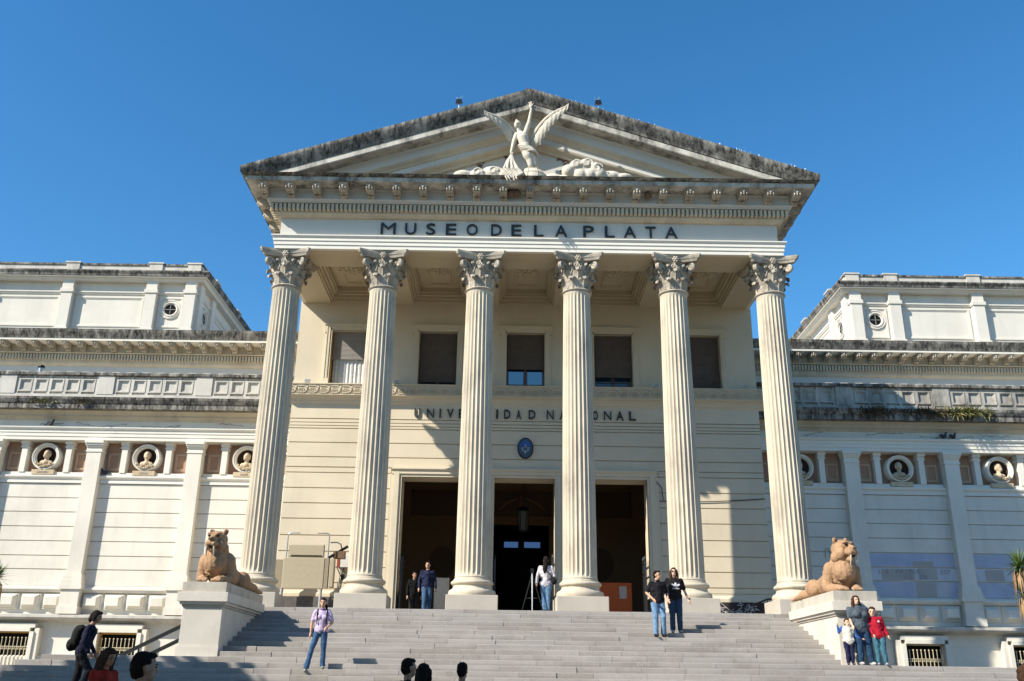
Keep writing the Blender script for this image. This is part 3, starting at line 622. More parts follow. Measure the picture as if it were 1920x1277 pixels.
# ================================================================== the two wings
def wing(side, label, names):
    sgn = side
    wg = thing('museum_wing', label, 'building', (sgn*17, 38, GZ), world=True)
    X0, X1 = 9.0, 27.0
    YP = 38.0
    def bx(x0, x1, y0, y1, z0, z1): return MB().box(sgn*x0, sgn*x1, y0, y1, z0, z1)
    def run(prof, name, mat, x0=X0, x1=X1, parent=wg): return MB().prism(prof, sgn*x0, sgn*x1).build(name, mat, parent)
    core = bx(X0, X1, YP+.06, 41.6, GZ, 7.9); core.box(sgn*X0, sgn*X1, YP+.36, 41.6, 7.85, 9.3); core.box(sgn*X0, sgn*X1, YP+.06, 41.6, 9.28, 11.1)
    core.box(sgn*(WW-.05), sgn*X0, YP+.1, 41.6, GZ, 11.05)
    # basement window holes are framed boxes set in front, so the core wall is one solid
    core = core.build('wing_wall', 'wingwall', wg)
    PX = [9.35, 13.4, 17.5, 21.6, 25.7]; BX = [11.35, 15.45, 19.55, 23.65]
    zc = [3.50, 4.14, 4.67, 5.24, 5.81, 6.39, 6.96, 7.55]
    for a, b_ in zip(PX[:-1], PX[1:]):
        for z0, z1 in zip(zc[:-1], zc[1:]):
            mt = 'wingwall'
            o = bx(a+.30, b_-.30, YP, YP+.07, z0+.016, z1-.016).build('wall_course', mt, core)
            bev(o, .007)
        if sgn > 0 and a > 13:     # faded paint over old graffiti on three courses
            for q, (z0, z1) in enumerate(((3.53, 4.11), (4.17, 4.64), (4.70, 5.21))):
                bx(a+.33, b_-.34, YP-.006, YP, z0, z1).build('painted_patch', 'palepaint' if q == 1 else 'blue', core)
                if q == 1:
                    bx(a+.8, a+1.55 if a > 17 else a+2.1, YP-.009, YP-.0065, z0+.01, z1-.03).build('painted_patch', 'greypaint', core)
                    bx(a+2.25, a+3.0, YP-.009, YP-.0065, z0+.03, z1).build('painted_patch', 'greypaint', core)
                elif a < 17: bx(a+2.1, a+2.9, YP-.009, YP-.0065, z0+(.0 if q == 0 else .0), z1-(.0 if q == 0 else .3)).build('painted_patch', 'greypaint', core)
    if sgn > 0:
        for s_, x, z, h, w_ in (('L', 14.15, 4.40, .2, .09), ('A', 14.42, 4.40, .18, .12), ('PATRIA', 15.25, 4.43, .17, .95), ('ES', 15.25, 4.22, .17, .28), ('DE', 15.85, 4.22, .17, .28), ('EST', 16.75, 4.42, .17, .4)):
            me, asp = text_mesh(s_, .002, -.012); put(me, 'graffiti_letter', core, (x, YP-.014, z), 'graf', None, (w_, 1, h))
        mb = MB(); mb.tube([(12.05, YP-.01, 5.0), (12.06, YP-.01, 5.3), (12.14, YP-.01, 5.38), (12.22, YP-.01, 5.3), (12.24, YP-.01, 5.0)], .012, 4); mb.tube([(12.42, YP-.01, 5.0), (12.42, YP-.01, 5.36)], .012, 4); mb.tube([(12.3, YP-.01, 5.36), (12.56, YP-.01, 5.36)], .012, 4); mb.build('graffiti_letter', 'graf', core)
    # base band, string course, sill
    run([(YP+.1, 3.26), (YP-.06, 3.26), (YP-.10, 3.31), (YP-.14, 3.36), (YP-.14, 3.42), (YP-.06, 3.50), (YP+.1, 3.51)], 'base_moulding', 'wingwall')
    run([(YP+.1, 2.14), (YP-.06, 2.14), (YP-.14, 2.20), (YP-.38, 2.24), (YP-.44, 2.30), (YP-.44, 2.40), (YP+.1, 2.46)], 'string_course', 'baluster')
    run([(YP+.1, GZ), (YP-.10, GZ), (YP-.10, .86), (YP-.06, .92), (YP+.1, .92)], 'basement_plinth', 'wingwall')
    for a, b_ in zip(PX[:-1], PX[1:]):
        run([(YP+.05, 7.56), (YP-.06, 7.56), (YP-.06, 7.64), (YP-.03, 7.66), (YP-.03, 7.72), (YP-.10, 7.76), (YP-.12, 7.80), (YP-.12, 7.86), (YP+.36, 7.88)], 'sill_moulding', 'white', a+.29, b_-.29)
        for j in range(4):
            xm = (a+b_)/2+(j-1.5)*.86
            MB().taper(sgn*(xm-.40), sgn*(xm+.40), 2.60, 3.24, YP+.06, YP-.02, .035).build('block_frame', 'wingwall', core)
            MB().taper(sgn*(xm-.33), sgn*(xm+.33), 2.67, 3.18, YP-.02, YP-.20, .10).build('rusticated_block', 'wingwall', core)
    # pilasters
    for x in PX:
        p = bx(x-.30, x+.30, YP-.30, YP+.1, 3.95, 8.80).build('pilaster', 'wingwall', wg); bev(p, .012)
        mb = MB()
        mb.box(sgn*(x-.33), sgn*(x+.33), YP-.33, YP+.1, 8.80, 8.86); mb.box(sgn*(x-.31), sgn*(x+.31), YP-.31, YP+.1, 8.86, 9.0); mb.box(sgn*(x-.33), sgn*(x+.33), YP-.36, YP+.1, 9.0, 9.07); mb.box(sgn*(x-.355), sgn*(x+.355), YP-.41, YP+.1, 9.07, 9.15); mb.box(sgn*(x-.38), sgn*(x+.38), YP-.46, YP+.1, 9.15, 9.285)
        mb.build('pilaster_capital', 'white', p)
        mb = MB(); mb.box(sgn*(x-.34), sgn*(x+.34), YP-.34, YP+.1, 3.86, 3.95); mb.box(sgn*(x-.37), sgn*(x+.37), YP-.37, YP+.1, 3.70, 3.86); mb.box(sgn*(x-.40), sgn*(x+.40), YP-.40, YP+.1, 3.53, 3.70); mb.build('pilaster_base', 'wingwall', p)
        mb = MB(); mb.box(sgn*(x-.44), sgn*(x+.44), YP-.43, YP+.1, 3.36, 3.53); mb.box(sgn*(x-.36), sgn*(x+.36), YP-.36, YP+.1, 2.72, 3.36); mb.box(sgn*(x-.40), sgn*(x+.40), YP-.40, YP+.1, 2.44, 2.72); mb.build('pilaster_pedestal', 'wingwall', p)
    # niche zone with medallions and terracotta panels
    for bi, x in enumerate(BX):
        B(sgn*(x-1.75), sgn*(x+1.75), YP+.30, YP+.35, 7.87, 9.29).build('niche_back', 'terra', wg)
        bx(x-1.72, x+1.72, YP-.02, YP+.30, 7.875, 8.0).build('niche_plinth', 'white', wg)
        for s in (-1, 1):
            p = bx(x+s*.79, x+s*1.02, YP-.06, YP+.30, 8.0, 9.0).build('niche_pilaster', 'white', wg)
            mb = MB(); mb.box(sgn*(x+s*.75), sgn*(x+s*1.07), YP-.09, YP+.30, 9.0, 9.06); mb.box(sgn*(x+s*.77), sgn*(x+s*1.05), YP-.07, YP+.3, 9.06, 9.15); mb.box(sgn*(x+s*.75), sgn*(x+s*1.07), YP-.14, YP+.3, 9.15, 9.285); mb.build('niche_capital', 'white', p)
            xm = x+s*1.375; pn = B(sgn*(xm-.335), sgn*(xm+.335), YP+.22, YP+.31, 8.0, 9.28).build('terracotta_panel', 'terra', wg)
            mb = MB(); z0, z1 = 8.14, 8.86; h = .25
            for q, wd, yy in ((h, .05, .19), (h-.05, .03, .17)):
                mb.box(xm*sgn-q, xm*sgn+q, YP+yy, YP+.23, z0+(h-q), z0+(h-q)+wd); mb.box(xm*sgn-q, xm*sgn+q, YP+yy, YP+.23, z1-(h-q)-wd, z1-(h-q)); mb.box(xm*sgn-q, xm*sgn-q+wd, YP+yy, YP+.23, z0+(h-q)+wd, z1-(h-q)-wd); mb.box(xm*sgn+q-wd, xm*sgn+q, YP+yy, YP+.23, z0+(h-q)+wd, z1-(h-q)-wd)
            mb.build('panel_moulding', 'terraframe', pn)
        # medallion: ring lying in the facade plane, dark hollow, bust, name block
        cx, cz = sgn*x, 8.64
        mb = MB(); prof = [(.40, .05), (.42, -.04), (.45, -.07), (.485, -.05), (.50, -.09), (.545, -.10), (.565, -.05), (.57, .30)]; N = 40; v = []
        for r, y in prof: v += [(cx+r*math.cos(2*PI*i/N), YP+y, cz+r*math.sin(2*PI*i/N)) for i in range(N)]
        k = len(prof); mb.add(v, [(j*N+i, j*N+(i+1) % N, (j+1)*N+(i+1) % N, (j+1)*N+i) for j in range(k-1) for i in range(N)])
        md = mb.build('medallion', 'white', wg, 50)
        mb = MB(); v = []
        for r, y in ((.405, .06), (.37, .16), (.26, .24), (.02, .27)): v += [(cx+r*math.cos(2*PI*i/N), YP+y, cz+r*math.sin(2*PI*i/N)) for i in range(N)]
        mb.add(v, [(j*N+i, j*N+(i+1) % N, (j+1)*N+(i+1) % N, (j+1)*N+i) for j in range(3) for i in range(N)]); mb.build('hollow', 'niche', md, 60)
        bu = MB(); t = [-.5, .25, -.35, .4][bi] if sgn < 0 else [.3, -.1, .55, .2][bi]; q = Vector((cx, YP+.02, cz))
        fx, fy = math.sin(t), -math.cos(t)
        bu.ell(q+Vector((0, .02, .12)), (.115, .135, .155), (0, 0, t)); bu.cap(q+Vector((0, .05, .02)), .075, q+Vector((0, .04, -.14)), .085)
        bu.ell(q+Vector((fx*.12, .02+fy*.12, .10)), (.025, .03, .04)); bu.ell(q+Vector((fx*.10, .02+fy*.10, .02)), (.07, .06, .09 if bi % 2 == 0 else .05))
        for s in (-1, 1): bu.ell(q+Vector((s*.12, .05, -.24)), (.15, .10, .11)); bu.ell(q+Vector((s*.1, .06, .12)), (.05, .08, .13))
        bu.ell(q+Vector((0, .02, -.24)), (.13, .13, .13)); bu.ell(q+Vector((0, .05, .20)), (.11, .13, .10))
        remesh(bu.build('bust', 'bust', md), .022, 2)
        ga = MB(); 
        for j in range(15):
            a = PI*1.5+(j-7)*.115
            for z_ in range(2): ga.ell((cx+(.40+.05*z_)*math.cos(a)+random.uniform(-.02, .02), YP-.09-random.uniform(0, .05), cz+(.40+.05*z_)*math.sin(a)+random.uniform(-.03, .03)), (.045, .04, .035), (0, random.uniform(0, 3), 0), 7, 5)
        ga.build('garland', 'bust', md, 60)
        pb = bx(x-.46, x+.46, YP-.10, YP+.2, 7.885, 8.085).build('name_block', 'bust', md); bev(pb, .02)
        if sgn < 0 and bi < 3:
            nm = names[bi]; me, asp = text_mesh(nm, .004, .0); me = me.copy(); me.materials.clear(); put(me, 'name_letters', md, (cx, YP-.105, 7.94), 'letterfaint', None, (.09*len(nm)*.85, 1, .09))
    # architrave, frieze, cornice
    run([(YP+.4, 9.285), (YP-.30, 9.285), (YP-.30, 9.42), (YP-.325, 9.43), (YP-.325, 9.57), (YP-.35, 9.58), (YP-.35, 9.70), (YP-.40, 9.72), (YP-.43, 9.77), (YP-.43, 9.81), (YP-.20, 9.83), (YP+.4, 9.83)], 'architrave', 'white')
    run([(YP+.1, 9.82), (YP-.15, 9.82), (YP-.15, 10.14), (YP+.1, 10.14)], 'frieze', 'wingwall')
    run([(YP+.1, 10.13), (YP-.17, 10.13), (YP-.20, 10.18), (YP-.28, 10.25), (YP-.36, 10.27), (YP-.36, 10.34), (YP-.50, 10.43), (YP-.55, 10.46), (YP-.55, 10.50), (YP+.1, 10.52)], 'cornice_moulding', 'mould')
    run([(YP+.1, 10.49), (YP-.78, 10.49), (YP-.78, 10.70), (YP-.82, 10.72), (YP-.90, 10.86), (YP-.92, 10.95), (YP-.4, 11.06), (YP+.1, 11.06)], 'corona', 'black')
    # cracks in the frieze plaster
    rc = random.Random(5+sgn)
    for x0, n2 in ((14.2, 16), (16.4, 22), (19.0, 12), (11.6, 9)):
        x, z = x0, 10.0; pts = []
        for q in range(n2): pts.append((sgn*x, YP-.153, z)); x += rc.uniform(.05, .16); z = min(10.1, max(9.86, z+rc.uniform(-.05, .05)))
        MB().tube(pts, [rc.uniform(.004, .016) for _ in pts], 4).build('plaster_crack', 'brown', wg)
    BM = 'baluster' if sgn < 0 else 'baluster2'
    # balustrade
    yb_ = YP-.22
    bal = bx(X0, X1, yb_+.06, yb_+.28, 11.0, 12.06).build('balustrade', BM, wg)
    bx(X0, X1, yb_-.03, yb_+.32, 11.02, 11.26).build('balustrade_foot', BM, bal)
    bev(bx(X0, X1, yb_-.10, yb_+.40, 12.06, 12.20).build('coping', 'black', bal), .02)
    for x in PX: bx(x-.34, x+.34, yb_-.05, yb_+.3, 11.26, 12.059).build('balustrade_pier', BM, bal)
    for x in BX:
        for j in range(5):
            xm = x+(j-2)*.66; z0, z1 = 11.36, 11.92
            mb = MB()
            for h, wd, yy in ((.27, .045, -.02), (.225, .035, .01), (.19, .03, .035)):
                d = .27-h; mb.box(xm*sgn-h, xm*sgn+h, yb_+yy, yb_+.07, z0+d, z0+d+wd); mb.box(xm*sgn-h, xm*sgn+h, yb_+yy, yb_+.07, z1-d-wd, z1-d); mb.box(xm*sgn-h, xm*sgn-h+wd, yb_+yy, yb_+.07, z0+d+wd, z1-d-wd); mb.box(xm*sgn+h-wd, xm*sgn+h, yb_+yy, yb_+.07, z0+d+wd, z1-d-wd)
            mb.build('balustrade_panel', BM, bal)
        for j in range(6):
            xm = x+(j-2.5)*.66; wd = .06 if 0 < j < 5 else .05
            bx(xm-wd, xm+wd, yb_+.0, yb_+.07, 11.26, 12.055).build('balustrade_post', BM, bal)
    # ---- upper storey
    YU = 41.5
    us = bx(WW-.02, X1+3, YU, 52, 10.5, 14.9).build('upper_storey', 'frieze', wg)
    run([(YU+.1, 13.72), (YU-.04, 13.72), (YU-.10, 13.80), (YU-.12, 13.84), (YU-.12, 14.24), (YU-.22, 14.26), (YU-.26, 14.31), (YU-.2, 14.32), (YU-.2, 14.70), (YU+.1, 14.70)], 'upper_bed_moulding', 'mould', WW, X1+3)
    co = run([(YU+.1, 14.69), (YU-.86, 14.69), (YU-.86, 14.80), (YU+.1, 14.80)], 'upper_corona', 'white', WW, X1+3)
    run([(YU+.9, 14.79), (YU-.88, 14.79), (YU-.90, 14.86), (YU-1.0, 15.08), (YU-1.03, 15.2), (YU+.9, 15.36)], 'upper_gutter', 'black', WW, X1+3)
    i = 0; x = WW+.2
    while x < X1: put(mm, 'modillion', co, (sgn*x, YU-.80, 14.672), None, None, (.9, 1, .9)); x += .70
    dn = MB(); x = WW+.05
    while x < X1: dn.box(sgn*x, sgn*(x+.085), YU-.24, YU-.10, 13.97, 14.22); x += .14
    stuff(dn.build('dentil_row', 'mould', wg))
    # ---- attic
    YT, XA = 42.2, 15.8
    at = bx(XA, X1+3, YT, 54, 14.8, 18.35).build('attic', 'attic', wg)
    def arun(prof, name, mat):     # profile (e,z) along the front and the inner side
        mb = MB(); k = len(prof); v = []
        for kind in 'ofi':
            for e, z in prof:
                v.append((sgn*(X1+3), YT-e, z) if kind == 'o' else ((sgn*(XA-e), YT-e, z) if kind == 'f' else (sgn*(XA-e), 54, z)))
        mb.add(v, [(j*k+i, j*k+(i+1) % k, (j+1)*k+(i+1) % k, (j+1)*k+i) for j in range(2) for i in range(k)]+[tuple(range(k)), tuple(range(3*k-1, 2*k-1, -1))]); return mb.build(name, mat, at)
    arun([(-.1, 18.22), (.31, 18.22), (.34, 18.28), (.40, 18.33), (.40, 18.37), (-.1, 18.4)], 'attic_moulding', 'attic')
    arun([(-.1, 18.36), (.50, 18.36), (.50, 18.42), (-.1, 18.42)], 'attic_corona', 'attic')
    arun([(-.1, 18.41), (.53, 18.41), (.55, 18.5), (.62, 18.62), (.62, 18.68), (-.1, 18.74)], 'attic_gutter', 'black')
    arun([(-.2, 18.7), (.10, 18.7), (.10, 19.14), (-.2, 19.14)], 'parapet', 'baluster')
    arun([(-.25, 19.13), (.15, 19.13), (.15, 19.22), (-.25, 19.24)], 'parapet_coping', 'black')
    arun([(-.1, 17.62), (.05, 17.62), (.07, 17.68), (.10, 17.70), (.10, 17.76), (-.1, 17.78)], 'attic_string', 'attic')
    arun([(-.1, 14.9), (.10, 14.9), (.10, 15.75), (.06, 15.79), (-.1, 15.8)], 'attic_base', 'attic')
    AX = [16.07, 17.95, 22.0, 26.05]
    for q, x in enumerate(AX):
        hw = .27
        p = bx(x-hw, x+hw, YT-.30, YT+.1, 14.9, 18.22).build('attic_pilaster', 'attic', at); bev(p, .012)
        bx(x-hw-.05, x+hw+.05, YT-.35, YT+.05, 17.62, 17.80).build('pilaster_band', 'attic', p)
        bx(x-hw-.05, x+hw+.05, YT-.34, YT+.05, 14.9, 15.80).build('pilaster_foot', 'attic', p)
        mb = MB(); mb.box(sgn*(x-.32), sgn*(x+.32), YT-.17, YT+.3, 18.66, 19.22); mb.box(sgn*(x-.37), sgn*(x+.37), YT-.21, YT+.35, 19.22, 19.29); mb.build('parapet_pier', 'baluster', at)
        yy = YT+.27+[0, 1.9, 5.9, 9.9][q]
        bx(XA-.16, XA+.1, yy-hw, yy+hw, 14.9, 18.22).build('attic_pilaster', 'attic', at)
        if q: mb = MB(); mb.box(sgn*(XA-.20), sgn*(XA+.3), yy-.32, yy+.32, 18.66, 19.22); mb.box(sgn*(XA-.25), sgn*(XA+.35), yy-.37, yy+.37, 19.22, 19.29); mb.build('parapet_pier', 'baluster', at)
    def pframe(a, b_, z0, z1, face):
        mb = MB()
        for d, wd, pr_ in ((0, .07, .05), (.07, .05, .025)):
            for (u0, u1, w0, w1) in ((a+d, b_-d, z0+d, z0+d+wd), (a+d, b_-d, z1-d-wd, z1-d), (a+d, a+d+wd, z0+d+wd, z1-d-wd), (b_-d-wd, b_-d, z0+d+wd, z1-d-wd)):
                if face == 'f': mb.box(sgn*u0, sgn*u1, YT-pr_, YT+.05, w0, w1)
                else: mb.box(sgn*(XA-pr_), sgn*(XA+.05), u0, u1, w0, w1)
        mb.build('attic_panel_frame', 'attic', at)
    pframe(18.35, 21.6, 15.95, 17.5, 'f'); pframe(22.4, 25.65, 15.95, 17.5, 'f'); pframe(16.45, 17.58, 15.95, 17.5, 'f')
    pframe(YT+.7, YT+1.75, 15.95, 17.5, 's'); pframe(YT+2.6, YT+5.6, 15.95, 17.5, 's'); pframe(YT+6.6, YT+9.6, 15.95, 17.5, 's')
    for face in 'fs':
        N = 36; u0 = 17.01 if face == 'f' else YT+1.22; zc_ = 16.88
        def ring(prof, name, mat, par):
            mb = MB(); v = []
            for r, y in prof:
                for i in range(N):
                    a = u0+r*math.cos(2*PI*i/N); z = zc_+r*math.sin(2*PI*i/N)
                    v.append((sgn*a, YT+y, z) if face == 'f' else (sgn*(XA+y), a, z))
            k = len(prof); mb.add(v, [(j*N+i, j*N+(i+1) % N, (j+1)*N+(i+1) % N, (j+1)*N+i) for j in range(k-1) for i in range(N)]); return mb.build(name, mat, par, 45)
        # a proud ring whose inner tube is the deep reveal, closed by dark glass
        oc = ring([(.50, .02), (.50, -.05), (.46, -.07), (.44, -.04), (.38, -.04), (.36, -.08), (.33, -.08), (.32, -.03)], 'oculus', 'attic', at)
        ring([(.325, -.035), (.29, -.02), (.265, -.006)], 'reveal', 'attic', oc)
        ring([(.27, -.012), (.01, -.012)], 'pane', 'void', oc)
        mb = MB()
        if face == 'f': mb.box(sgn*u0-.265, sgn*u0+.265, YT-.03, YT-.014, zc_-.009, zc_+.009); mb.box(sgn*u0-.009, sgn*u0+.009, YT-.03, YT-.014, zc_-.265, zc_+.265)
        else: mb.box(sgn*(XA-.03), sgn*(XA-.014), u0-.3, u0+.3, zc_-.015, zc_+.015); mb.box(sgn*(XA-.03), sgn*(XA-.014), u0-.015, u0+.015, zc_-.3, zc_+.3)
        mb.build('glazing_bar', 'grey', oc)
    # ---- basement windows
    for x in BX:
        a, b_, z0, z1 = x-.75, x+.75, .30, 1.78
        mb = MB()
        for s, xx in ((-1, a), (1, b_)): mb.box(sgn*(xx), sgn*(xx+s*.16), YP-.30, YP+.06, z0-.2, z1+.0); mb.box(sgn*(xx+s*.16), sgn*(xx+s*.34), YP-.24, YP+.06, z0-.2, z1+.13)
        mb.box(sgn*a, sgn*b_, YP-.301, YP+.06, z1, z1+.14); mb.box(sgn*(a-.16), sgn*(b_+.16), YP-.26, YP+.06, z1+.14, z1+.30); mb.box(sgn*(a-.2), sgn*(b_+.2), YP-.30, YP+.06, z0-.35, z0-.2)
        wn = mb.build('basement_window', 'wingwall', wg)
        bx(a, b_, YP+.05, YP+.055, z0-.2, z1).build('pane', 'void', wn)
        mb = MB(); mb.box(sgn*a, sgn*(a+.06), YP-.1, YP+.05, z0-.2, z1); mb.box(sgn*b_, sgn*(b_-.06), YP-.1, YP+.05, z0-.2, z1); mb.box(sgn*a, sgn*b_, YP-.1, YP+.05, z1-.06, z1); mb.build('window_lining', 'ochre' if sgn < 0 else 'mould', wn)
        for j in range(9):
            xx = a+.15+j*1.2/8; mb = MB(); mb.tube([(sgn*xx, YP-.16, z0-.2), (sgn*xx, YP-.16, z1-.26)], .016, 6); mb.ell((sgn*xx, YP-.16, z1-.235), (.034, .034, .034), n=8, m_=6); mb.build('bar', 'bar', wn, 50)
        mb = MB()
        for zz in (z1-.55, z1-.64, z0+.1): mb.tube([(sgn*(a), YP-.16, zz), (sgn*b_, YP-.16, zz)], .015, 6)
        for j in range(8): mb.lathe([(.012, -.012), (.035, -.012), (.035, .012), (.012, .012)], 10, (sgn*(a+.225+j*.15), YP-.16, z1-.595))
        mb.build('crossbar', 'bar', wn)
    return wg
wl = wing(-1, 'sunlit white museum wing left of the columns with portrait medallions', ['HUMB', 'AZARA', 'DARWIN'])
wr = wing(1, 'museum wing right of the columns with shaded walls and faded blue paint', [])
# ================================================================== pedestals and sabre-toothed cats
def pedestal(sgn, label):
    p = thing('statue_pedestal', label, 'pedestal', (sgn*8.45, 27, step(11)[1]), world=True)
    zb = step(11)[1]; xi, xo, yf, yb = 7.97, 9.0, 25.36, 29.18
    body = MB().box(sgn*xi, sgn*xo, yf, yb, zb-.05, 1.86).build('body', 'pedestal', p); bev(body, .012)
    f = MB(); f.box(sgn*(xi-.012), sgn*(xo+.04), yf-.05, yb, zb-.05, zb+.22); f.box(sgn*(xi-.006), sgn*(xo+.02), yf-.025, yb, zb+.22, zb+.26); f.build('foot_moulding', 'pedestal', p)
    def band(e, z0, z1, nm, mt, cuts):
        n_ = len(cuts)-1
        for i in range(n_):
            bev(MB().box(sgn*(xi-e), sgn*(xo+e), yf-e if i == 0 else cuts[i]+.003, (yb+.0 if i == n_-1 else cuts[i+1]-.003), z0, z1).build(nm, mt, p), .008)
    band(.03, 1.86, 1.92, 'cap_moulding', 'pedcap', [25, 29.18]); band(.08, 1.921, 1.99, 'cap_moulding', 'pedestal', [25, 29.18])
    band(.14, 1.991, 2.23, 'cap_stone', 'pedestal', [25, 26.5, 27.9, 29.18]); band(.06, 2.231, 2.49, 'cap_slab', 'pedcap', [25, 25.7, 26.35, 27.0, 27.7, 28.4, 29.18])
    return p
pedestal(-1, 'pale stone pedestal under the left cat statue beside the stairs'); pedestal(1, 'pale stone pedestal under the right cat statue with the family before it')
def cat(sgn, label, rot, turn):
    t = thing('sabre_toothed_cat_statue', label, 'statue', (sgn*8.42, 25.52, 2.49), rot)
    s = -sgn                                   # the stretched hind leg lies on the stairs side
    mb = MB()
    mb.cap((0, .55, .40), .37, (0, .40, .66), .36); mb.cap((0, .40, .66), .35, (0, .30, .90), .28)
    mb.ell((0, .20, .58), (.30, .24, .34))
    mb.cap((0, .6, .43), .38, (0, 1.25, .36), .31); mb.cap((0, 1.25, .36), .31, (s*.05, 2.0, .25), .26)
    for q in (-1, 1):
        mb.cap((q*.29, .42, .64), .19, (q*.40, .50, .18), .15); mb.cap((q*.40, .52, .13), .13, (q*.20, .0, .09), .09)
        for j in range(4): mb.cap((q*.19+(j-1.5)*.06, .0, .09), .042, (q*.18+(j-1.5)*.066, -.15, .05), .042)
        mb.ell((q*.19, -.02, .085), (.13, .12, .075))
        mb.ell((q*.30, 1.95, .25), (.23, .36, .26))
    mb.cap((s*.36, 2.1, .15), .15, (s*.50, 2.55, .11), .11); mb.cap((s*.50, 2.55, .11), .10, (s*.44, 2.98, .085), .08); mb.ell((s*.43, 3.1, .08), (.12, .16, .08))
    for j in range(4): mb.cap((s*.43+(j-1.5)*.055, 3.1, .075), .04, (s*.44+(j-1.5)*.065, 3.3, .05), .04)
    mb.cap((-s*.34, 1.95, .14), .14, (-s*.42, 1.55, .10), .10); mb.ell((-s*.42, 1.45, .09), (.10, .15, .08))
    # head
    hc = Vector((0, .17, 1.10)); Rz = Matrix.Rotation(turn, 3, 'Z'); Q = 1.27
    def hp(x, y, z): return tuple(hc+Rz @ (Vector((x, y, z))*Q))
    def he(x, y, z, rx, ry, rz): mb.ell(hp(x, y, z), (rx*Q, ry*Q, rz*Q), (0, 0, turn))
    he(0, .04, .03, .20, .22, .195); he(0, -.10, .09, .15, .13, .10); he(0, -.19, .02, .078, .17, .07); he(0, -.23, -.075, .12, .115, .075); he(0, -.18, -.21, .075, .10, .06)
    for q in (-1, 1):
        he(q*.125, -.05, -.08, .095, .13, .12); he(q*.062, -.27, -.085, .068, .075, .066); he(q*.09, -.17, .135, .065, .06, .032)
        he(q*.155, .05, .20, .062, .035, .072); he(q*.165, .06, -.14, .075, .12, .11)
    mb.cap(hp(0, .0, -.10), .21, (0, .32, .72), .30)
    body = mb.build('body', 'cat', t); remesh(body, .018, 1)
    tx = bpy.data.textures.new('carve', 'CLOUDS'); tx.noise_scale = .12
    dm_ = body.modifiers.new('carve', 'DISPLACE'); dm_.texture = tx; dm_.strength = .03; dm_.mid_level = .5
    t2 = bpy.data.textures.new('carve_fine', 'CLOUDS'); t2.noise_scale = .045
    d2 = body.modifiers.new('carve_fine', 'DISPLACE'); d2.texture = t2; d2.strength = .014; d2.mid_level = .5
    for q in (-1, 1):
        tk = MB(); tk.tube([hp(q*.07, -.29, -.10), hp(q*.082, -.305, -.18), hp(q*.084, -.29, -.28), hp(q*.078, -.265, -.36)], [.028, .027, .019, .006], 8); tk.build('tusk', 'ivory', t, 60)
        MB().ell(hp(q*.088, -.212, .085), (.048, .040, .026), (0, 0, turn)).build('eye', 'void', t, 60)  # dark ellipsoids stand in for shade in the eye recesses
        MB().ell(hp(q*.157, .015, .205), (.045, .03, .055), (0, 0, turn)).build('ear_hollow', 'brown', t, 60)
    mo = MB(); mo.ell(hp(0, -.355, .01), (.065, .035, .035), (0, 0, turn)); mo.build('nose', 'brown', t, 60)
    mo = MB(); mo.ell(hp(0, -.285, -.155), (.06, .05, .022), (0, 0, turn)); mo.build('mouth', 'void', t, 60)
    return t
cat(-1, 'tan sabre-toothed cat statue left of the stairs, its face turned forward', 0.0, -.12)
cat(1, 'tan sabre-toothed cat statue right of the stairs, its head turned right', 0.0, .42)
# ================================================================== winged figure in the pediment
st_ = thing('winged_statue', 'white winged figure raising one arm at the top of the pediment', 'statue', (0, 29.0, 16.65), world=True)
mb = MB(); yb_ = 28.85
V = lambda x, z, y=0: (x, yb_+y, z)
mb.cap(V(-.20, 17.98), .17, V(-.28, 18.30, -.02), .20); mb.cap(V(-.28, 18.30), .20, V(-.36, 18.46, 0), .13); mb.cap(V(-.36, 18.44), .075, V(-.44, 18.66, -.05), .07)
mb.ell(V(-.47, 18.80, -.06), (.115, .135, .16), (0, .15, 0)); mb.ell(V(-.50, 18.78, -.19), (.025, .03, .035))
mb.cap(V(-.20, 18.45), .10, V(-.06, 18.90, -.05), .075); mb.cap(V(-.06, 18.90, -.05), .07, V(.02, 19.42, -.1), .048)     # raised arm
mb.ell(V(.0, 19.52, -.1), (.05, .035, .07))
for j, (dx, dz) in enumerate(((-.13, .07), (-.08, .19), (-.02, .22), (.04, .20), (.10, .13))): mb.cap(V(-.0+dx*.3, 19.55, -.1), .02, V(-.0+dx, 19.55+dz, -.1), .015, 8)
mb.cap(V(-.50, 18.42), .10, V(-.60, 18.08, -.05), .07); mb.cap(V(-.60, 18.08, -.05), .065, V(-.66, 17.72, -.15), .05); mb.ell(V(-.67, 17.63, -.17), (.055, .05, .07))
for j in range(4): mb.cap(V(-.70+j*.03, 17.60, -.18), .018, V(-.70+j*.028, 17.52, -.2), .015, 8)
mb.cap(V(-.20, 17.98), .19, V(-.08, 17.55), .17); mb.cap(V(-.08, 17.65), .15, V(.02, 17.20, .03), .10); mb.cap(V(.04, 17.70), .14, V(.18, 17.25, .1), .10); mb.cap(V(.02, 17.2, .03), .09, V(.12, 16.95, .15), .07); mb.cap(V(.18, 17.25, .1), .09, V(.40, 16.95, .2), .06)
body = mb.build('body', 'statue', st_); remesh(body, .016, 2)
hr = MB(); hr.ell(V(-.46, 18.86, .0), (.125, .14, .13)); hr.ell(V(-.50, 18.96, -.04), (.05, .05, .08)); hr.build('hair', 'statue', st_, 60)
dr = MB()
for j in range(7): z = 17.93-.05*j; dr.tube([V(-.38+.2*math.cos(a)*1.05+.04*j+.18, z+.06*math.sin(a*1.0+j*.5)-.04*math.cos(a), .20*math.sin(a)) for a in [2*PI*i/16 for i in range(17)]], .045, 7)
dr.build('loincloth', 'statue', st_, 60)
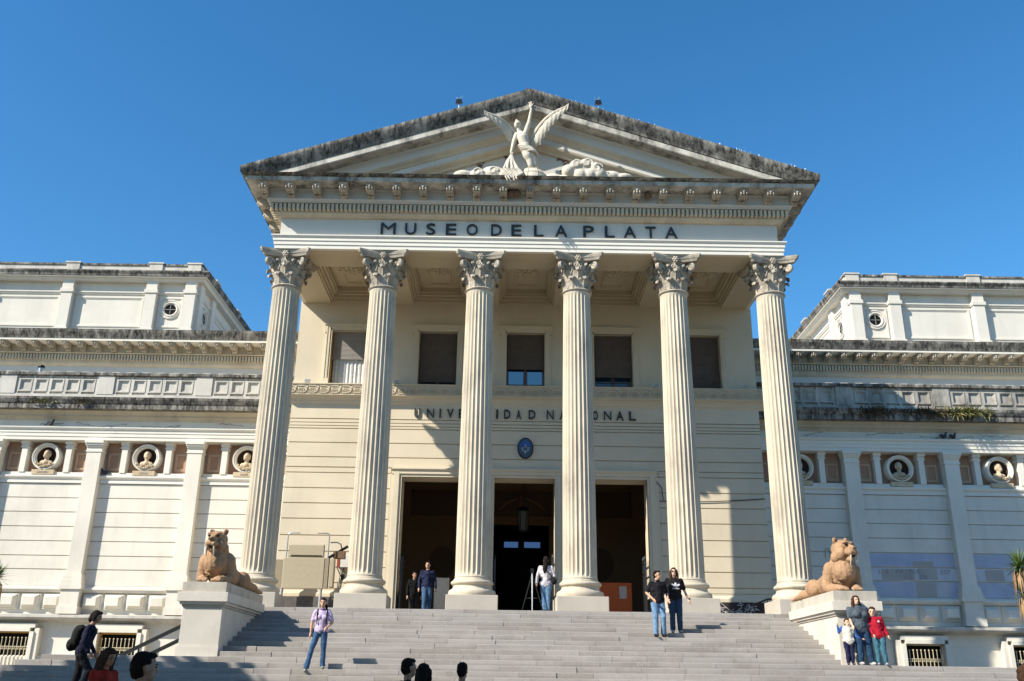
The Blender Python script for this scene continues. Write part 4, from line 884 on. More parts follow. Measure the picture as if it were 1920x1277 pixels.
def wing_mesh(tip, root, s):
    mb = MB(); root = Vector(root); tip = Vector(tip); ax = tip-root; Ln = ax.length; ax.normalize()
    dn = Vector((-ax.z*s, 0, ax.x*s)); dn = dn if dn.z < 0 else -dn
    nt_, nu = 40, 14; grid = []
    for i in range(nt_+1):
        t = i/nt_; ld = root+ax*Ln*t+dn*(-.16*math.sin(PI*min(1, t*1.1)**1.1)); wd = .66*(1-t)**.62*(.5+.5*min(1, t/.22))*(1 if t < .97 else .5)+.01
        pass
        row = []
        for j in range(nu+1):
            u = j/nu; sc_ = 1-.10*abs(math.sin(t*PI*9))*(u > .8)
            fe = .03*abs(math.sin((t*15+u*2.2)*PI*.6)) if u > .35 else .022*math.sin(t*40)*math.sin(u*28)
            p = ld+dn*wd*u*sc_-ax*u*wd*(.55-.5*t)+Vector((0, -.10*math.sin(PI*u)*(1-t)-.12*math.sin(PI*t)-fe, 0)); row.append(p)
        grid.append(row)
    n1 = nu+1; v = [p for r in grid for p in r]; f = [(i*n1+j, i*n1+j+1, (i+1)*n1+j+1, (i+1)*n1+j) for i in range(nt_) for j in range(nu)]
    mb.add(v, f); mb.add([p+Vector((0, .06, 0)) for p in v], f)
    mb.tube([r[0]+Vector((0, .02, 0)) for r in grid], [.07*(1-i/nt_)+.025 for i in range(nt_+1)], 8)
    return mb
wing_mesh((-1.66, 28.3, 19.06), (-.40, 29.12, 18.35), 1).build('wing', 'statue', st_, 40)
wing_mesh((1.34, 28.3, 19.38), (-.02, 29.12, 18.35), -1).build('wing', 'statue', st_, 40)
dp = MB()
for j in range(9):
    x = -.92+.06*j; dp.tube([V(-.66, 17.56, -.15), V(-.70+(x+.68)*.5, 17.2, -.22+.05*math.sin(j*2)), V(x, 16.85, -.32+.06*math.sin(j*2.3)), V(x+.18, 16.66, -.36), V(-.68+(j-4)*.045, 16.5, -.42+.05*(j % 2)), V(-.62+(j-4)*.04, 16.30+.06*((j*5) % 3), -.46+.05*(j % 2))], [.03, .04, .05, .045, .035, .015], 7)
remesh(dp.build('drapery', 'statue', st_), .014, 0)
cl = MB()
for x, z, rx, rz in [(-2.35, 16.88, .38, .20), (2.85, 16.92, .42, .22), (3.3, 16.88, .35, .16), (-2.2, 16.72, .4, .16), (-1.8, 16.86, .45, .28), (-1.3, 16.92, .5, .36), (-.9, 16.86, .42, .32), (.8, 16.76, .45, .24), (1.2, 16.74, .4, .22), (2.6, 16.70, .45, .26), (3.05, 16.65, .45, .17), (1.55, 16.95, .28, .28)]: cl.ell((x, 29.15, z), (rx, .3, rz))
for x, z in ((-1.3, 16.98), (-1.85, 16.92)): cl.tube([(x+.2*(1-j/16)*math.cos(j*.6), 28.86, z+.17*(1-j/16)*math.sin(j*.6)) for j in range(13)], .03, 6)
remesh(cl.build('cloud', 'statue', st_), .03, 1)
cl = MB()
for x, z, r in [(1.35, 17.05, .25), (1.62, 17.22, .27), (1.95, 17.28, .26), (2.25, 17.15, .27), (2.42, 16.92, .26), (1.75, 16.88, .3), (2.1, 16.9, .28)]: cl.ell((x, 29.0, z), (r, .28, r))
for x, z in ((1.62, 17.22), (2.0, 17.26), (2.35, 17.08)): cl.tube([(x+.2*(1-j/16)*math.cos(j*.6), 28.74, z+.2*(1-j/16)*math.sin(j*.6)) for j in range(13)], .03, 6)
remesh(cl.build('cloud', 'statue', st_), .03, 1)
gb = MB(); gb.lathe([(.56*math.cos(a), .60*math.sin(a)) for a in [PI/2*q/10 for q in range(10)]]+[(.01, .60)], 30, (.08, 29.2, 16.66)); gb = gb.build('globe', 'statue', st_, 60)
gl = MB()
for a in (-.95, -.32, .32, .95): gl.tube([(.08+.565*math.sin(a)*math.cos(t), 29.2-.565*math.cos(a)*math.cos(t), 16.66+.605*math.sin(t)) for t in [PI/2*i/12 for i in range(12)]], .013, 5)
for t in (.35, .75): gl.tube([(.08+.565*math.cos(t)*math.sin(a), 29.2-.565*math.cos(t)*math.cos(a), 16.66+.605*math.sin(t)) for a in [-1.5+3*i/14 for i in range(15)]], .013, 5)
gl.build('globe_line', 'bust', gb)
# ================================================================== coat of arms
ca = thing('oval_crest', 'small oval blue enamel coat of arms above the middle door', 'crest', (0.02, YW-.02, 8.05), world=True)
def oval(rx, rz, n=32, cx=.02, cz=8.47): return [(cx+rx*math.cos(2*PI*i/n), cz+rz*math.sin(2*PI*i/n)) for i in range(n)]
MB().polyY(oval(.30, .40), YW-.09, YW).build('rim', 'iron', ca)
fce = MB().polyY(oval(.26, .36), YW-.10, YW-.05).build('field', plain('enamel_dark', (.055, .075, .11), .35), ca)
MB().polyY([(.02+.20*math.cos(a), 8.53+.22*math.sin(a)) for a in [PI*i/12 for i in range(13)]], YW-.115, YW-.09).build('emblem', plain('enamel_blue', (.03, .09, .32), .35), ca)
e = MB()
for s in (-1, 1): e.polyY([(.02+s*.06, 8.50), (.02+s*.17, 8.50), (.02+s*.13, 8.36), (.02+s*.07, 8.30)], YW-.118, YW-.09)
e.polyY([(-.02, 8.46), (.06, 8.46), (.05, 8.58), (.02, 8.65), (-.01, 8.58)], YW-.122, YW-.09); e.build('emblem', plain('enamel_pale', (.22, .25, .28), .35), ca)
MB().polyY([(.02+.04*math.cos(2*PI*i/14), 8.37-.05+.065*math.sin(2*PI*i/14)) for i in range(14)], YW-.125, YW-.09).build('emblem', plain('enamel_white', (.4, .38, .36), .35), ca)
# ================================================================== small things on the building
def floodlight(x, z, lab):
    t = thing('floodlight', lab, 'floodlight', (x, 28.72, z))
    MB().tube([(0, 0, 0), (0, 0, .22)], .025, 6).build('post', 'metal', t)
    h = MB(); h.add([(-.13, -.06, .2), (.13, -.06, .2), (.13, .10, .26), (-.13, .10, .26), (-.09, .0, .42), (.09, .0, .42), (.09, .1, .44), (-.09, .1, .44)], [(0, 1, 2, 3), (4, 5, 6, 7), (0, 1, 5, 4), (1, 2, 6, 5), (2, 3, 7, 6), (3, 0, 4, 7)]); h.build('housing', 'iron', t)
    sp = MB()
    for i in range(6): sp.tube([(random.uniform(-.08, .08), .05, .4), (random.uniform(-.14, .14), .05, random.uniform(.5, .6))], .006, 4)
    sp.build('bird_spike', 'metal', t)
floodlight(-2.57, 19.38, 'small black floodlight on the left roof slope of the pediment'); floodlight(2.42, 19.43, 'small black floodlight on the right roof slope of the pediment')
t = thing('roof_finial', 'tiny dark finial at the very top of the pediment', 'finial', (-.12, 28.75, 20.18)); MB().lathe([(.03, 0), (.03, .07), (.05, .09), (.03, .13), (.005, .15)], 10).build('knob', 'redp', t)
sk = MB()
for i in range(150):
    x = random.uniform(-9.5, 9.8)
    if x < .3 and random.random() < .8: continue
    z = ZAP-SL*abs(x); y = YA-1.1+random.uniform(0, .1)
    sk.tube([(x, y, z), (x+random.uniform(-.06, .06), y, z+random.uniform(.06, .15))], .005, 3)
o = stuff(sk.build('bird_spikes', 'metal')); o['label'] = 'thin wire bird spikes along the pediment roof edge'; o['category'] = 'bird spikes'
def ledge_lamp(x, lab):
    t = thing('ledge_lamp', lab, 'lamp', (x, YW-.22, 10.86), random.uniform(-.2, .2), 'lamps on the ledge')
    MB().box(-.11, .11, -.07, .07, .03, .16).build('housing', 'whitep', t); MB().box(-.03, .03, -.03, .03, -.01, .03).build('bracket', 'grey', t); MB().box(-.09, .09, -.075, -.07, .05, .14).build('lens', 'grey', t)
ledge_lamp(-8.38, 'small white lamp on the ledge beside the first column'); ledge_lamp(-4.95, 'small white lamp on the ledge behind the second column'); ledge_lamp(5.02, 'small white lamp on the ledge behind the fifth column'); ledge_lamp(8.45, 'small white lamp on the ledge at the right wall end')
def nest(x, lab, n_=1):
    t = MB()
    for i in range(n_): t.ell((x+i*.22, YA-.52, 16.28), (.14, .12, .11))
    tag(t.build('mud_nest', 'brown', None, 60), lab, 'nest')
nest(-2.75, 'round brown mud nest under the cornice left of the statue'); nest(-.66, 'pair of brown mud nests under the middle of the cornice', 2); nest(4.15, 'brown mud nest under the cornice right of the statue')
t = thing('vent_pipe', 'grey metal vent pipe behind the left balustrade', 'pipe', (-21.1, 39.2, 11.1)); MB().tube([(0, 0, 0), (0, 0, 1.75)], .10, 14).build('flue', 'metal', t, 50); MB().lathe([(.13, 1.75), (.15, 1.79), (.13, 1.86), (.02, 1.9)], 14).build('cowl', 'iron', t)
t = thing('alarm_bell', 'round red bell on the upper wall beside the first column', 'bell', (-11.72, 41.4, 13.1)); MB().ell((0, -.1, .2), (.22, .12, .22)).build('gong', 'redp', t, 60); MB().box(-.06, .06, -.1, .1, 0, .4).build('bracket', 'grey', t)
def pigeon(loc, rz, lab):
    t = thing('pigeon', lab, 'pigeon', loc, rz, 'pigeons on the ledges')
    b_ = MB(); b_.ell((0, 0, .13), (.075, .15, .08), (.35, 0, 0)); b_.cap((0, -.10, .17), .05, (0, -.13, .25), .035); b_.ell((0, -.14, .27), (.034, .045, .036)); b_.tube([(0, -.175, .268), (0, -.205, .26)], [.012, .003], 6)
    b_.add([(-.04, .10, .10), (.04, .10, .10), (.05, .26, .06), (-.05, .26, .06), (-.04, .10, .12), (.04, .10, .12), (.05, .26, .07), (-.05, .26, .07)], [(0, 1, 2, 3), (4, 5, 6, 7), (0, 1, 5, 4), (1, 2, 6, 5), (2, 3, 7, 6), (3, 0, 4, 7)])
    for s in (-1, 1): b_.tube([(s*.03, 0, .08), (s*.03, -.02, 0)], .007, 5)
    remesh(b_.build('body', 'pigeon', t), .012, 1)
pigeon((-19.47, 37.64, 9.82), 1.4, 'dark pigeon on the left wing architrave under the cornice'); pigeon((-17.02, 37.93, 7.87), -1.5, 'dark pigeon on the left sill between two terracotta panels')
pigeon((17.27, 37.64, 9.82), 1.3, 'left of two pigeons on the right wing architrave'); pigeon((17.66, 37.64, 9.82), 1.6, 'right of two pigeons on the right wing architrave')
# weeds growing out of the cornices
def weed(x, y, z, w_, h, n_, mat, lab):
    mb = MB()
    for i in range(n_):
        bx_ = x+random.gauss(0, w_*.35); d = Vector((random.gauss(0, .5), random.uniform(-.9, -.1), random.gauss(.3, .7))).normalized(); ln = h*random.uniform(.4, 1); sd_ = d.cross(Vector((random.gauss(0, 1), random.gauss(0, 1), random.gauss(0, 1)))).normalized()*random.uniform(.012, .028)
        p0 = Vector((bx_, y+random.uniform(0, .1), z+random.uniform(-.03, .03))); p1 = p0+d*ln*.55; p2 = p0+d*ln+Vector((0, -.02, -.12*ln))
        mb.add([p0-sd_*.5, p0+sd_*.5, p1+sd_, p1-sd_, p2], [(0, 1, 2, 3), (3, 2, 4)])
    tag(mb.build('weed', mat, None, None, None, False), lab, 'weed', 'weeds on the cornices')
weed(-19.75, 37.08, 10.75, .6, .22, 60, 'weed', 'leafy green weed growing on the left wing cornice'); weed(-18.1, 37.08, 10.75, .5, .25, 60, 'dryweed', 'dry brown weed growing on the left wing cornice')
weed(14.35, 37.08, 10.78, 1.1, .45, 200, 'dryweed', 'dark dry weed in shade on the right wing cornice'); weed(16.6, 37.08, 10.78, 1.5, .42, 240, 'dryweed', 'wide dark weed on the right wing cornice beside the green one'); weed(18.1, 37.05, 10.8, 1.3, .5, 260, 'weed', 'sunlit green weed growing on the right wing cornice')
# ================================================================== platform lift and boxes by the first column
lf = thing('platform_lift', 'folded beige wheelchair platform lift between the first two columns', 'lift', (-7.5, 33.7, ZL))
mb = MB().box(-.92, .52, -.12, .0, .92, 1.98); bev(mb.build('platform_panel', 'beige', lf), .02)
bev(MB().box(-.80, .46, .0, .10, 1.99, 2.46).build('flap_panel', 'beige', lf), .04)
MB().box(-.70, .38, -.04, .0, 2.03, 2.07).build('slot', 'iron', lf)
mb = MB(); mb.box(.54, .66, -.1, .12, .95, 1.97); mb.build('side_housing', 'beige2', lf); bev(MB().box(.70, .86, -.12, .16, .98, 1.95).build('drive_housing', 'beige', lf), .02)
for x0, s in ((-.86, 1), (.60, -1)): MB().tube([(x0, -.02, .95 if s > 0 else 1.95), (x0, -.02, 2.76), (x0+s*.03, -.02, 2.82), (x0+s*.08, -.02, 2.84), (x0+s*.42, -.02, 2.84)], .022, 8).build('grab_rail', 'metal', lf, 60)
MB().tube([(.62, .2, 2.55), (.85, .2, 2.56), (.98, .25, 2.5), (1.0, .6, 2.2)], .025, 8).build('grab_rail', 'metal', lf, 60)
mb = MB(); mb.box(.75, 1.15, .15, .42, 2.0, 2.25); mb.build('motor', 'brown', lf); MB().tube([(.6, .1, 2.0), (1.2, .4, 2.45)], .05, 8).build('arm', 'iron', lf); MB().tube([(.9, .2, 1.7), (1.1, .3, 1.3), (1.4, .5, 1.1), (1.9, .9, 1.12)], .018, 6).build('cable', 'iron', lf, 60)
MB().box(-1.35, -.95, .3, .42, .85, 1.95).build('guide_column', 'beige2', lf)
for x in (-.9, .45): MB().tube([(x, -.06, 0), (x, -.06, .93)], .05, 10).build('leg', 'grey', lf, 60)
MB().tube([(-1.35, -.1, .75), (-.9, -.3, .62), (-.75, -.3, .50)], .04, 8).build('handle', 'grey', lf, 60)
jb = thing('junction_box', 'grey and red electrical box on the wall beside the second column', 'electrical box', (-6.5, YW, 3.1), world=True)
bev(MB().box(-6.62, -6.22, YW-.18, YW-.012, 3.98, 4.40).build('box', 'whitep', jb), .01); MB().box(-6.72, -6.621, YW-.19, YW-.012, 4.0, 4.38).build('door', 'redp', jb)
MB().tube([(-6.6, YW-.04, 3.98), (-6.62, YW-.04, 3.6), (-6.64, YW-.04, 2.98)], .018, 6).build('conduit', 'grey', jb); MB().tube([(-6.5, YW-.04, 3.98), (-6.45, YW-.04, 3.7), (-6.62, YW-.04, 3.5)], .014, 6).build('cable', 'iron', jb)
MB().box(-6.56, -6.46, YW-.1, YW-.012, 3.55, 3.75).build('switch', 'iron', jb)
# ================================================================== doors: folded gates, lantern, boards
def gate(x, lab, s):
    t = thing('iron_gate', lab, 'gate', (x, 35.0, ZL))
    for yy in (0, .22, .44, .62): MB().tube([(0, yy, 0), (0, yy, 2.25+.12*math.sin(yy*5))], .022, 6).build('bar', 'iron', t)
    for zz in (.25, .95, 1.75, 2.1): MB().box(-.02, .02, 0, .62, zz, zz+.05).build('rail', 'iron', t)
    MB().box(-.03, .03, -.06, .02, 0, 2.2).build('stile', 'ironworn', t)
    MB().box(-.012, .012, .02, .6, .3, .95).build('sheet', 'iron', t)
    for yy in (0, .22, .44, .62): MB().lathe([(.02, 0), (.035, .04), (.0, .16)], 8, (0, yy, 2.25)).build('spear', 'iron', t)
gate(-4.45, 'folded black iron gate at the left door beside the second column', 1); gate(4.43, 'folded black iron gate at the right door behind the couple', -1); gate(-1.05, 'folded black iron gate at the left of the middle door', 1); gate(1.05, 'folded black iron gate at the right of the middle door', -1)
ln = thing('hanging_lantern', 'long glass lantern hanging in the middle doorway', 'lantern', (0, 37.2, 5.75)); 
MB().tube([(0, 0, .9), (0, 0, 2.8)], .015, 6).build('chain', 'iron', ln); 
for i in range(6): a = 2*PI*i/6; MB().tube([(.2*math.cos(a), .2*math.sin(a), 0), (.24*math.cos(a), .24*math.sin(a), .8)], .015, 5).build('rib', 'iron', ln)
MB().lathe([(.16, .02), (.2, .78)], 6).build('glass', plain('lantern_glass', (.12, .11, .09), .15), ln); MB().lathe([(.26, .8), (.2, .9), (.05, 1.0), (.02, 1.02)], 6).build('crown', 'iron', ln); MB().lathe([(.02, -.06), (.2, 0), (.2, .03)], 6).build('foot', 'iron', ln)
ob = thing('orange_board', 'bright orange information stand inside the right door', 'board', (3.4, 36.6, ZL)); bev(MB().box(-.95, .72, 0, .08, .1, 1.58).build('panel', 'orange', ob), .015); MB().box(.25, .52, -.012, -.001, 1.0, 1.45).build('notice', 'paper', ob)
for x in (-.9, .66): MB().box(x-.03, x+.03, -.1, .25, 0, .1).build('foot', 'iron', ob)
ps = thing('poster_board', 'pale poster board standing inside the left door', 'board', (-3.05, 36.4, ZL)); MB().box(-.28, .28, 0, .04, .15, 1.65).build('poster', 'paper', ps); MB().box(-.32, .32, -.01, .06, .05, .15).build('foot', 'iron', ps)
# tripod
tr = thing('camera_tripod', 'black camera tripod beside the woman in the middle doorway', 'tripod', (.18, 30.25, ZL))
for a in (PI*.85, -.15, -PI*.5): MB().tube([(0, 0, 1.15), (.36*math.cos(a), .30*math.sin(a), 0)], [.025, .014], 6).build('leg', 'metal' if a < -1 else 'iron', tr)
MB().tube([(0, 0, .55), (0, 0, 1.25)], .02, 6).build('centre_post', 'grey', tr); MB().box(-.05, .05, -.06, .05, 1.2, 1.32).build('head', 'iron', tr); MB().tube([(.23*math.cos(a), .2*math.sin(a), .42) for a in (PI*.85, -.15, -PI*.5, PI*.85)], .008, 5).build('brace', 'iron', tr)
# railings by the pedestals
hr = thing('handrail', 'dark sloping double handrail left of the left pedestal', 'handrail', (-10.5, 27, step(11)[1]), world=True)
for z in (0, -.36):
    a, b_ = Vector((-9.2, 27, 1.62+z)), Vector((-12.3, 27, .05+z)); 
    d_ = (b_-a); MB().prism([(26.95, 0), (27.05, 0), (27.05, .1), (26.95, .1)], 0, 1)
    m2 = MB(); m2.add([a+Vector((0, -.03, -.05)), a+Vector((0, .03, -.05)), a+Vector((0, .03, .06)), a+Vector((0, -.03, .06)), b_+Vector((0, -.03, -.05)), b_+Vector((0, .03, -.05)), b_+Vector((0, .03, .06)), b_+Vector((0, -.03, .06))], [(0, 1, 2, 3), (4, 5, 6, 7), (0, 1, 5, 4), (1, 2, 6, 5), (2, 3, 7, 6), (3, 0, 4, 7)]); m2.build('rail', 'iron', hr)
for x in (-9.4, -10.6, -11.8): MB().tube([(x, 27, -.1), (x, 27, 1.62-(abs(x)-9.2)*.506)], .025, 6).build('post', 'iron', hr)
rr = thing('wall_railing', 'short black railing behind the base of the sixth column', 'railing', (8.2, 33.2, ZL))
MB().tube([(-.4, 0, .55), (.1, 0, .75), (.9, 0, .78)], .03, 6).build('rail', 'iron', rr, 60)
for x in (-.35, .1, .5, .9): MB().tube([(x, 0, 0), (x, 0, .6 if x < 0 else .76)], .02, 6).build('post', 'iron', rr)
# a loose cable slung across the right wall
cb = MB(); cb.tube([(x, YW-.04, 6.55-.05*math.sin((x-5)*.9)+.03*(x-5)) for x in [5.0+i*.3 for i in range(14)]], .016, 5); cb.tube([(5.15, YW-.04, 6.6), (5.12, YW-.04, 6.75), (5.1, YW-.04, 7.05), (4.9, YW-.12, 7.25)], .014, 5)
tag(cb.build('wall_cable', 'iron'), 'thin black cable slung across the wall right of the door', 'cable')
# ================================================================== plants
def yucca(x, y, heads, lab):
    t = thing('yucca_plant', lab, 'plant', (x, y, GZ))
    for hx, hy, hz in heads:
        MB().tube([(hx*.2, hy*.2, -.1), (hx*.7, hy*.7, hz*.5), (hx, hy, hz)], [.14, .11, .09], 10).build('trunk', 'bark', t, 60)
        g_ = MB(); d_ = MB()
        for i in range(150):
            a = random.uniform(0, 2*PI); el_ = random.uniform(-.25, 1.45); ln = random.uniform(.45, .75); w_ = random.uniform(.014, .024)
            dr = Vector((math.cos(a)*math.cos(el_), math.sin(a)*math.cos(el_), math.sin(el_))); sd_ = dr.cross(Vector((0, 0, 1))).normalized()*w_
            p0 = Vector((hx, hy, hz)); pts = [p0+dr*.05, p0+dr*ln*.5, p0+dr*ln+Vector((0, 0, -.10*math.cos(el_)))]
            g_.add([pts[0]-sd_*.6, pts[0]+sd_*.6, pts[1]+sd_, pts[1]-sd_, pts[2]], [(0, 1, 2, 3), (3, 2, 4)])
        for i in range(110):
            a = random.uniform(0, 2*PI); ln = random.uniform(.4, .8); w_ = random.uniform(.012, .02); z0 = hz-random.uniform(0, .25)
            dr = Vector((math.cos(a), math.sin(a), 0)); sd_ = Vector((-math.sin(a), math.cos(a), 0))*w_
            p0 = Vector((hx, hy, z0)); pts = [p0+dr*.08, p0+dr*.24+Vector((0, 0, -.12)), p0+dr*.28+Vector((0, 0, -ln))]
            d_.add([pts[0]-sd_, pts[0]+sd_, pts[1]+sd_, pts[1]-sd_, pts[2]], [(0, 1, 2, 3), (3, 2, 4)])
        g_.build('crown', 'yucca', t, None, None, False); d_.build('dead_leaves', 'deadleaf', t, None, None, False)
yucca(-16.55, 30.2, [(0, 0, 4.55), (-.5, .2, 3.9)], 'spiky yucca at the left edge before the white wing')
yucca(15.55, 30.2, [(.0, 0, 5.35), (.10, .1, 4.55), (.5, -.1, 4.9)], 'spiky yucca with three heads at the right edge')
def tree(x, y, h, rad, n_, lab, seed, z0=GZ):
    rnd = random.Random(seed); t = thing('park_tree', lab, 'tree', (x, y, z0), 0, 'park trees round the forecourt')
    tk = MB(); tk.tube([(0, 0, -.1), (.1, 0, h*.25), (-.05, .1, h*.5), (.1, 0, h*.8)], [.34, .27, .2, .06], 12); cz = h-rad*.78
    for i in range(18):
        a = rnd.uniform(0, 2*PI); zz = h*rnd.uniform(.35, .6); l_ = rad*rnd.uniform(.5, .85); e = Vector((math.cos(a)*l_, math.sin(a)*l_, cz+rnd.uniform(-.3, .5)*rad))
        tk.tube([(0, 0, zz), tuple(e*.5+Vector((0, 0, zz*.5+.2))), tuple(e)], [.1, .06, .02], 6)
    tk.build('trunk', 'bark', t, 60); lv = MB(); cl_ = []
    for i in range(46):
        while 1:
            p = Vector((rnd.uniform(-1, 1), rnd.uniform(-1, 1), rnd.uniform(-1, 1)))
            if p.length < 1: break
        cl_.append(Vector((p.x*rad*.85, p.y*rad*.85, cz+p.z*rad*.65)))
    for i in range(n_):
        p = rnd.choice(cl_)+Vector((rnd.gauss(0, rad*.14), rnd.gauss(0, rad*.14), rnd.gauss(0, rad*.12)))
        if p.x*p.x+p.y*p.y > rad*rad*1.08: continue
        a = Vector((rnd.gauss(0, 1), rnd.gauss(0, 1), rnd.gauss(0, 1))).normalized()*.24; b_ = a.orthogonal().normalized()*.15
        lv.add([p-a, p-b_, p+a, p+b_], [(0, 1, 2, 3)])
    lv.build('crown', 'leaf', t, None, None, False)
    return t
TR = [(-18.0, 16.7, 11.2, 3.4, 'leafy park tree left of the steps, nearest the wing'), (-12.4, 10.7, 11.2, 3.7, 'leafy park tree left of the lowest steps'), (-9.5, 7.0, 11, 3.1, 'leafy park tree closest to the camera on the left'), (-10.6, 2.6, 11.2, 3.4, 'leafy park tree level with the camera on the left'),
      (-21, 12, 11.5, 3.6, 'leafy park tree far out on the left'), (-12, -9, 12, 4.5, 'unseen tree behind the camera on the left, added to cut sky light'), (0, -13, 12, 4.8, 'unseen tree straight behind the camera, added to cut sky light'), (12, -11, 12, 4.6, 'unseen tree behind the camera on the right, added to cut sky light'), (24, -5, 12, 4.6, 'unseen tree far out on the right, added to cut sky light'), (-24, -2, 12, 4.6, 'unseen tree far out on the left behind the camera, added to cut sky light'), (-5.5, -.6, 13.2, 4.3, 'tall unseen tree over the camera from the left, added to deepen the shade'), (4, -2.2, 13.2, 4.3, 'tall unseen tree over the camera from the right, added to deepen the shade')]  # trees behind and above the camera are added to block sky light
for i, (x, y, h, r, lb) in enumerate(TR): tree(x, y, h, r, 11000, lb, i+3)
bt = tree(-44, -17, 17, 6.6, 15000, 'tall unseen tree in the identical row added behind the camera to block sky light', 77); bt['group'] = 'belt of unseen trees added behind the camera to block sky light'  # unseen tree belt, added to cut sky fill on the facade
for q in range(1, 10):
    c = bt.copy(); C.objects.link(c); c.location = (-44+q*10+random.uniform(-1.5, 1.5), -18+random.uniform(-3, 2), GZ); c.rotation_euler = (0, 0, q*1.3)
    for ch in bt.children: d = ch.copy(); C.objects.link(d); d.parent = c
# ================================================================== people
SK = {}
def skin(c):
    if c not in SK: SK[c] = plain('skin', c, .55, 0, .35, .06, 20)
    return SK[c]
CL = {}
def cloth(name, c, var=.18, scale=9):
    k = (name, c)
    if k not in CL:
        m, n, b = newmat(name, .9, .15); pos = n.nodes.new('ShaderNodeTexCoord').outputs['Object']
        cc = mix(n, ramp(n, noise(n, pos, scale, 6), .35, .68), tuple(x*(1-var*1.6) for x in c), tuple(min(1, x*(1+var)) for x in c)); lk(n, cc, b.inputs['Base Color'])
        bp = n.nodes.new('ShaderNodeBump'); bp.inputs['Strength'].default_value = .6; bp.inputs['Distance'].default_value = .03; lk(n, noise(n, pos, 7, 4, .6, (1, 1, .6)), bp.inputs['Height']); lk(n, bp.outputs[0], b.inputs['Normal'])
        CL[k] = m
    return CL[k]
def stripes(name, c1, c2, freq):
    m, n, b = newmat(name, .9, .15); pos = n.nodes.new('ShaderNodeTexCoord').outputs['Object']
    cs = []
    for ax, fr in ((2, freq), (0, freq*.8)):
        sx = n.nodes.new('ShaderNodeSeparateXYZ'); lk(n, pos, sx.inputs[0]); q = n.nodes.new('ShaderNodeMath'); q.operation = 'MULTIPLY'; q.inputs[1].default_value = fr; lk(n, sx.outputs[ax], q.inputs[0])
        s_ = n.nodes.new('ShaderNodeMath'); s_.operation = 'SINE'; lk(n, q.outputs[0], s_.inputs[0]); cs.append(ramp(n, s_.outputs[0], -.5, .8))
    c = mix(n, cs[0], c1, c2); c = mix(n, mul(n, cs[1], .35), c, tuple(x*.8 for x in c1)); lk(n, c, b.inputs['Base Color']); return m
def V3(*a): return Vector(a)
def ruffle(o, sc_, st):
    k = 'fold%.3f' % sc_; tx = bpy.data.textures.get(k) or bpy.data.textures.new(k, 'CLOUDS'); tx.noise_scale = sc_
    md = o.modifiers.new('folds', 'DISPLACE'); md.texture = tx; md.strength = st; md.mid_level = .5; md.texture_coords = 'GLOBAL'; return o
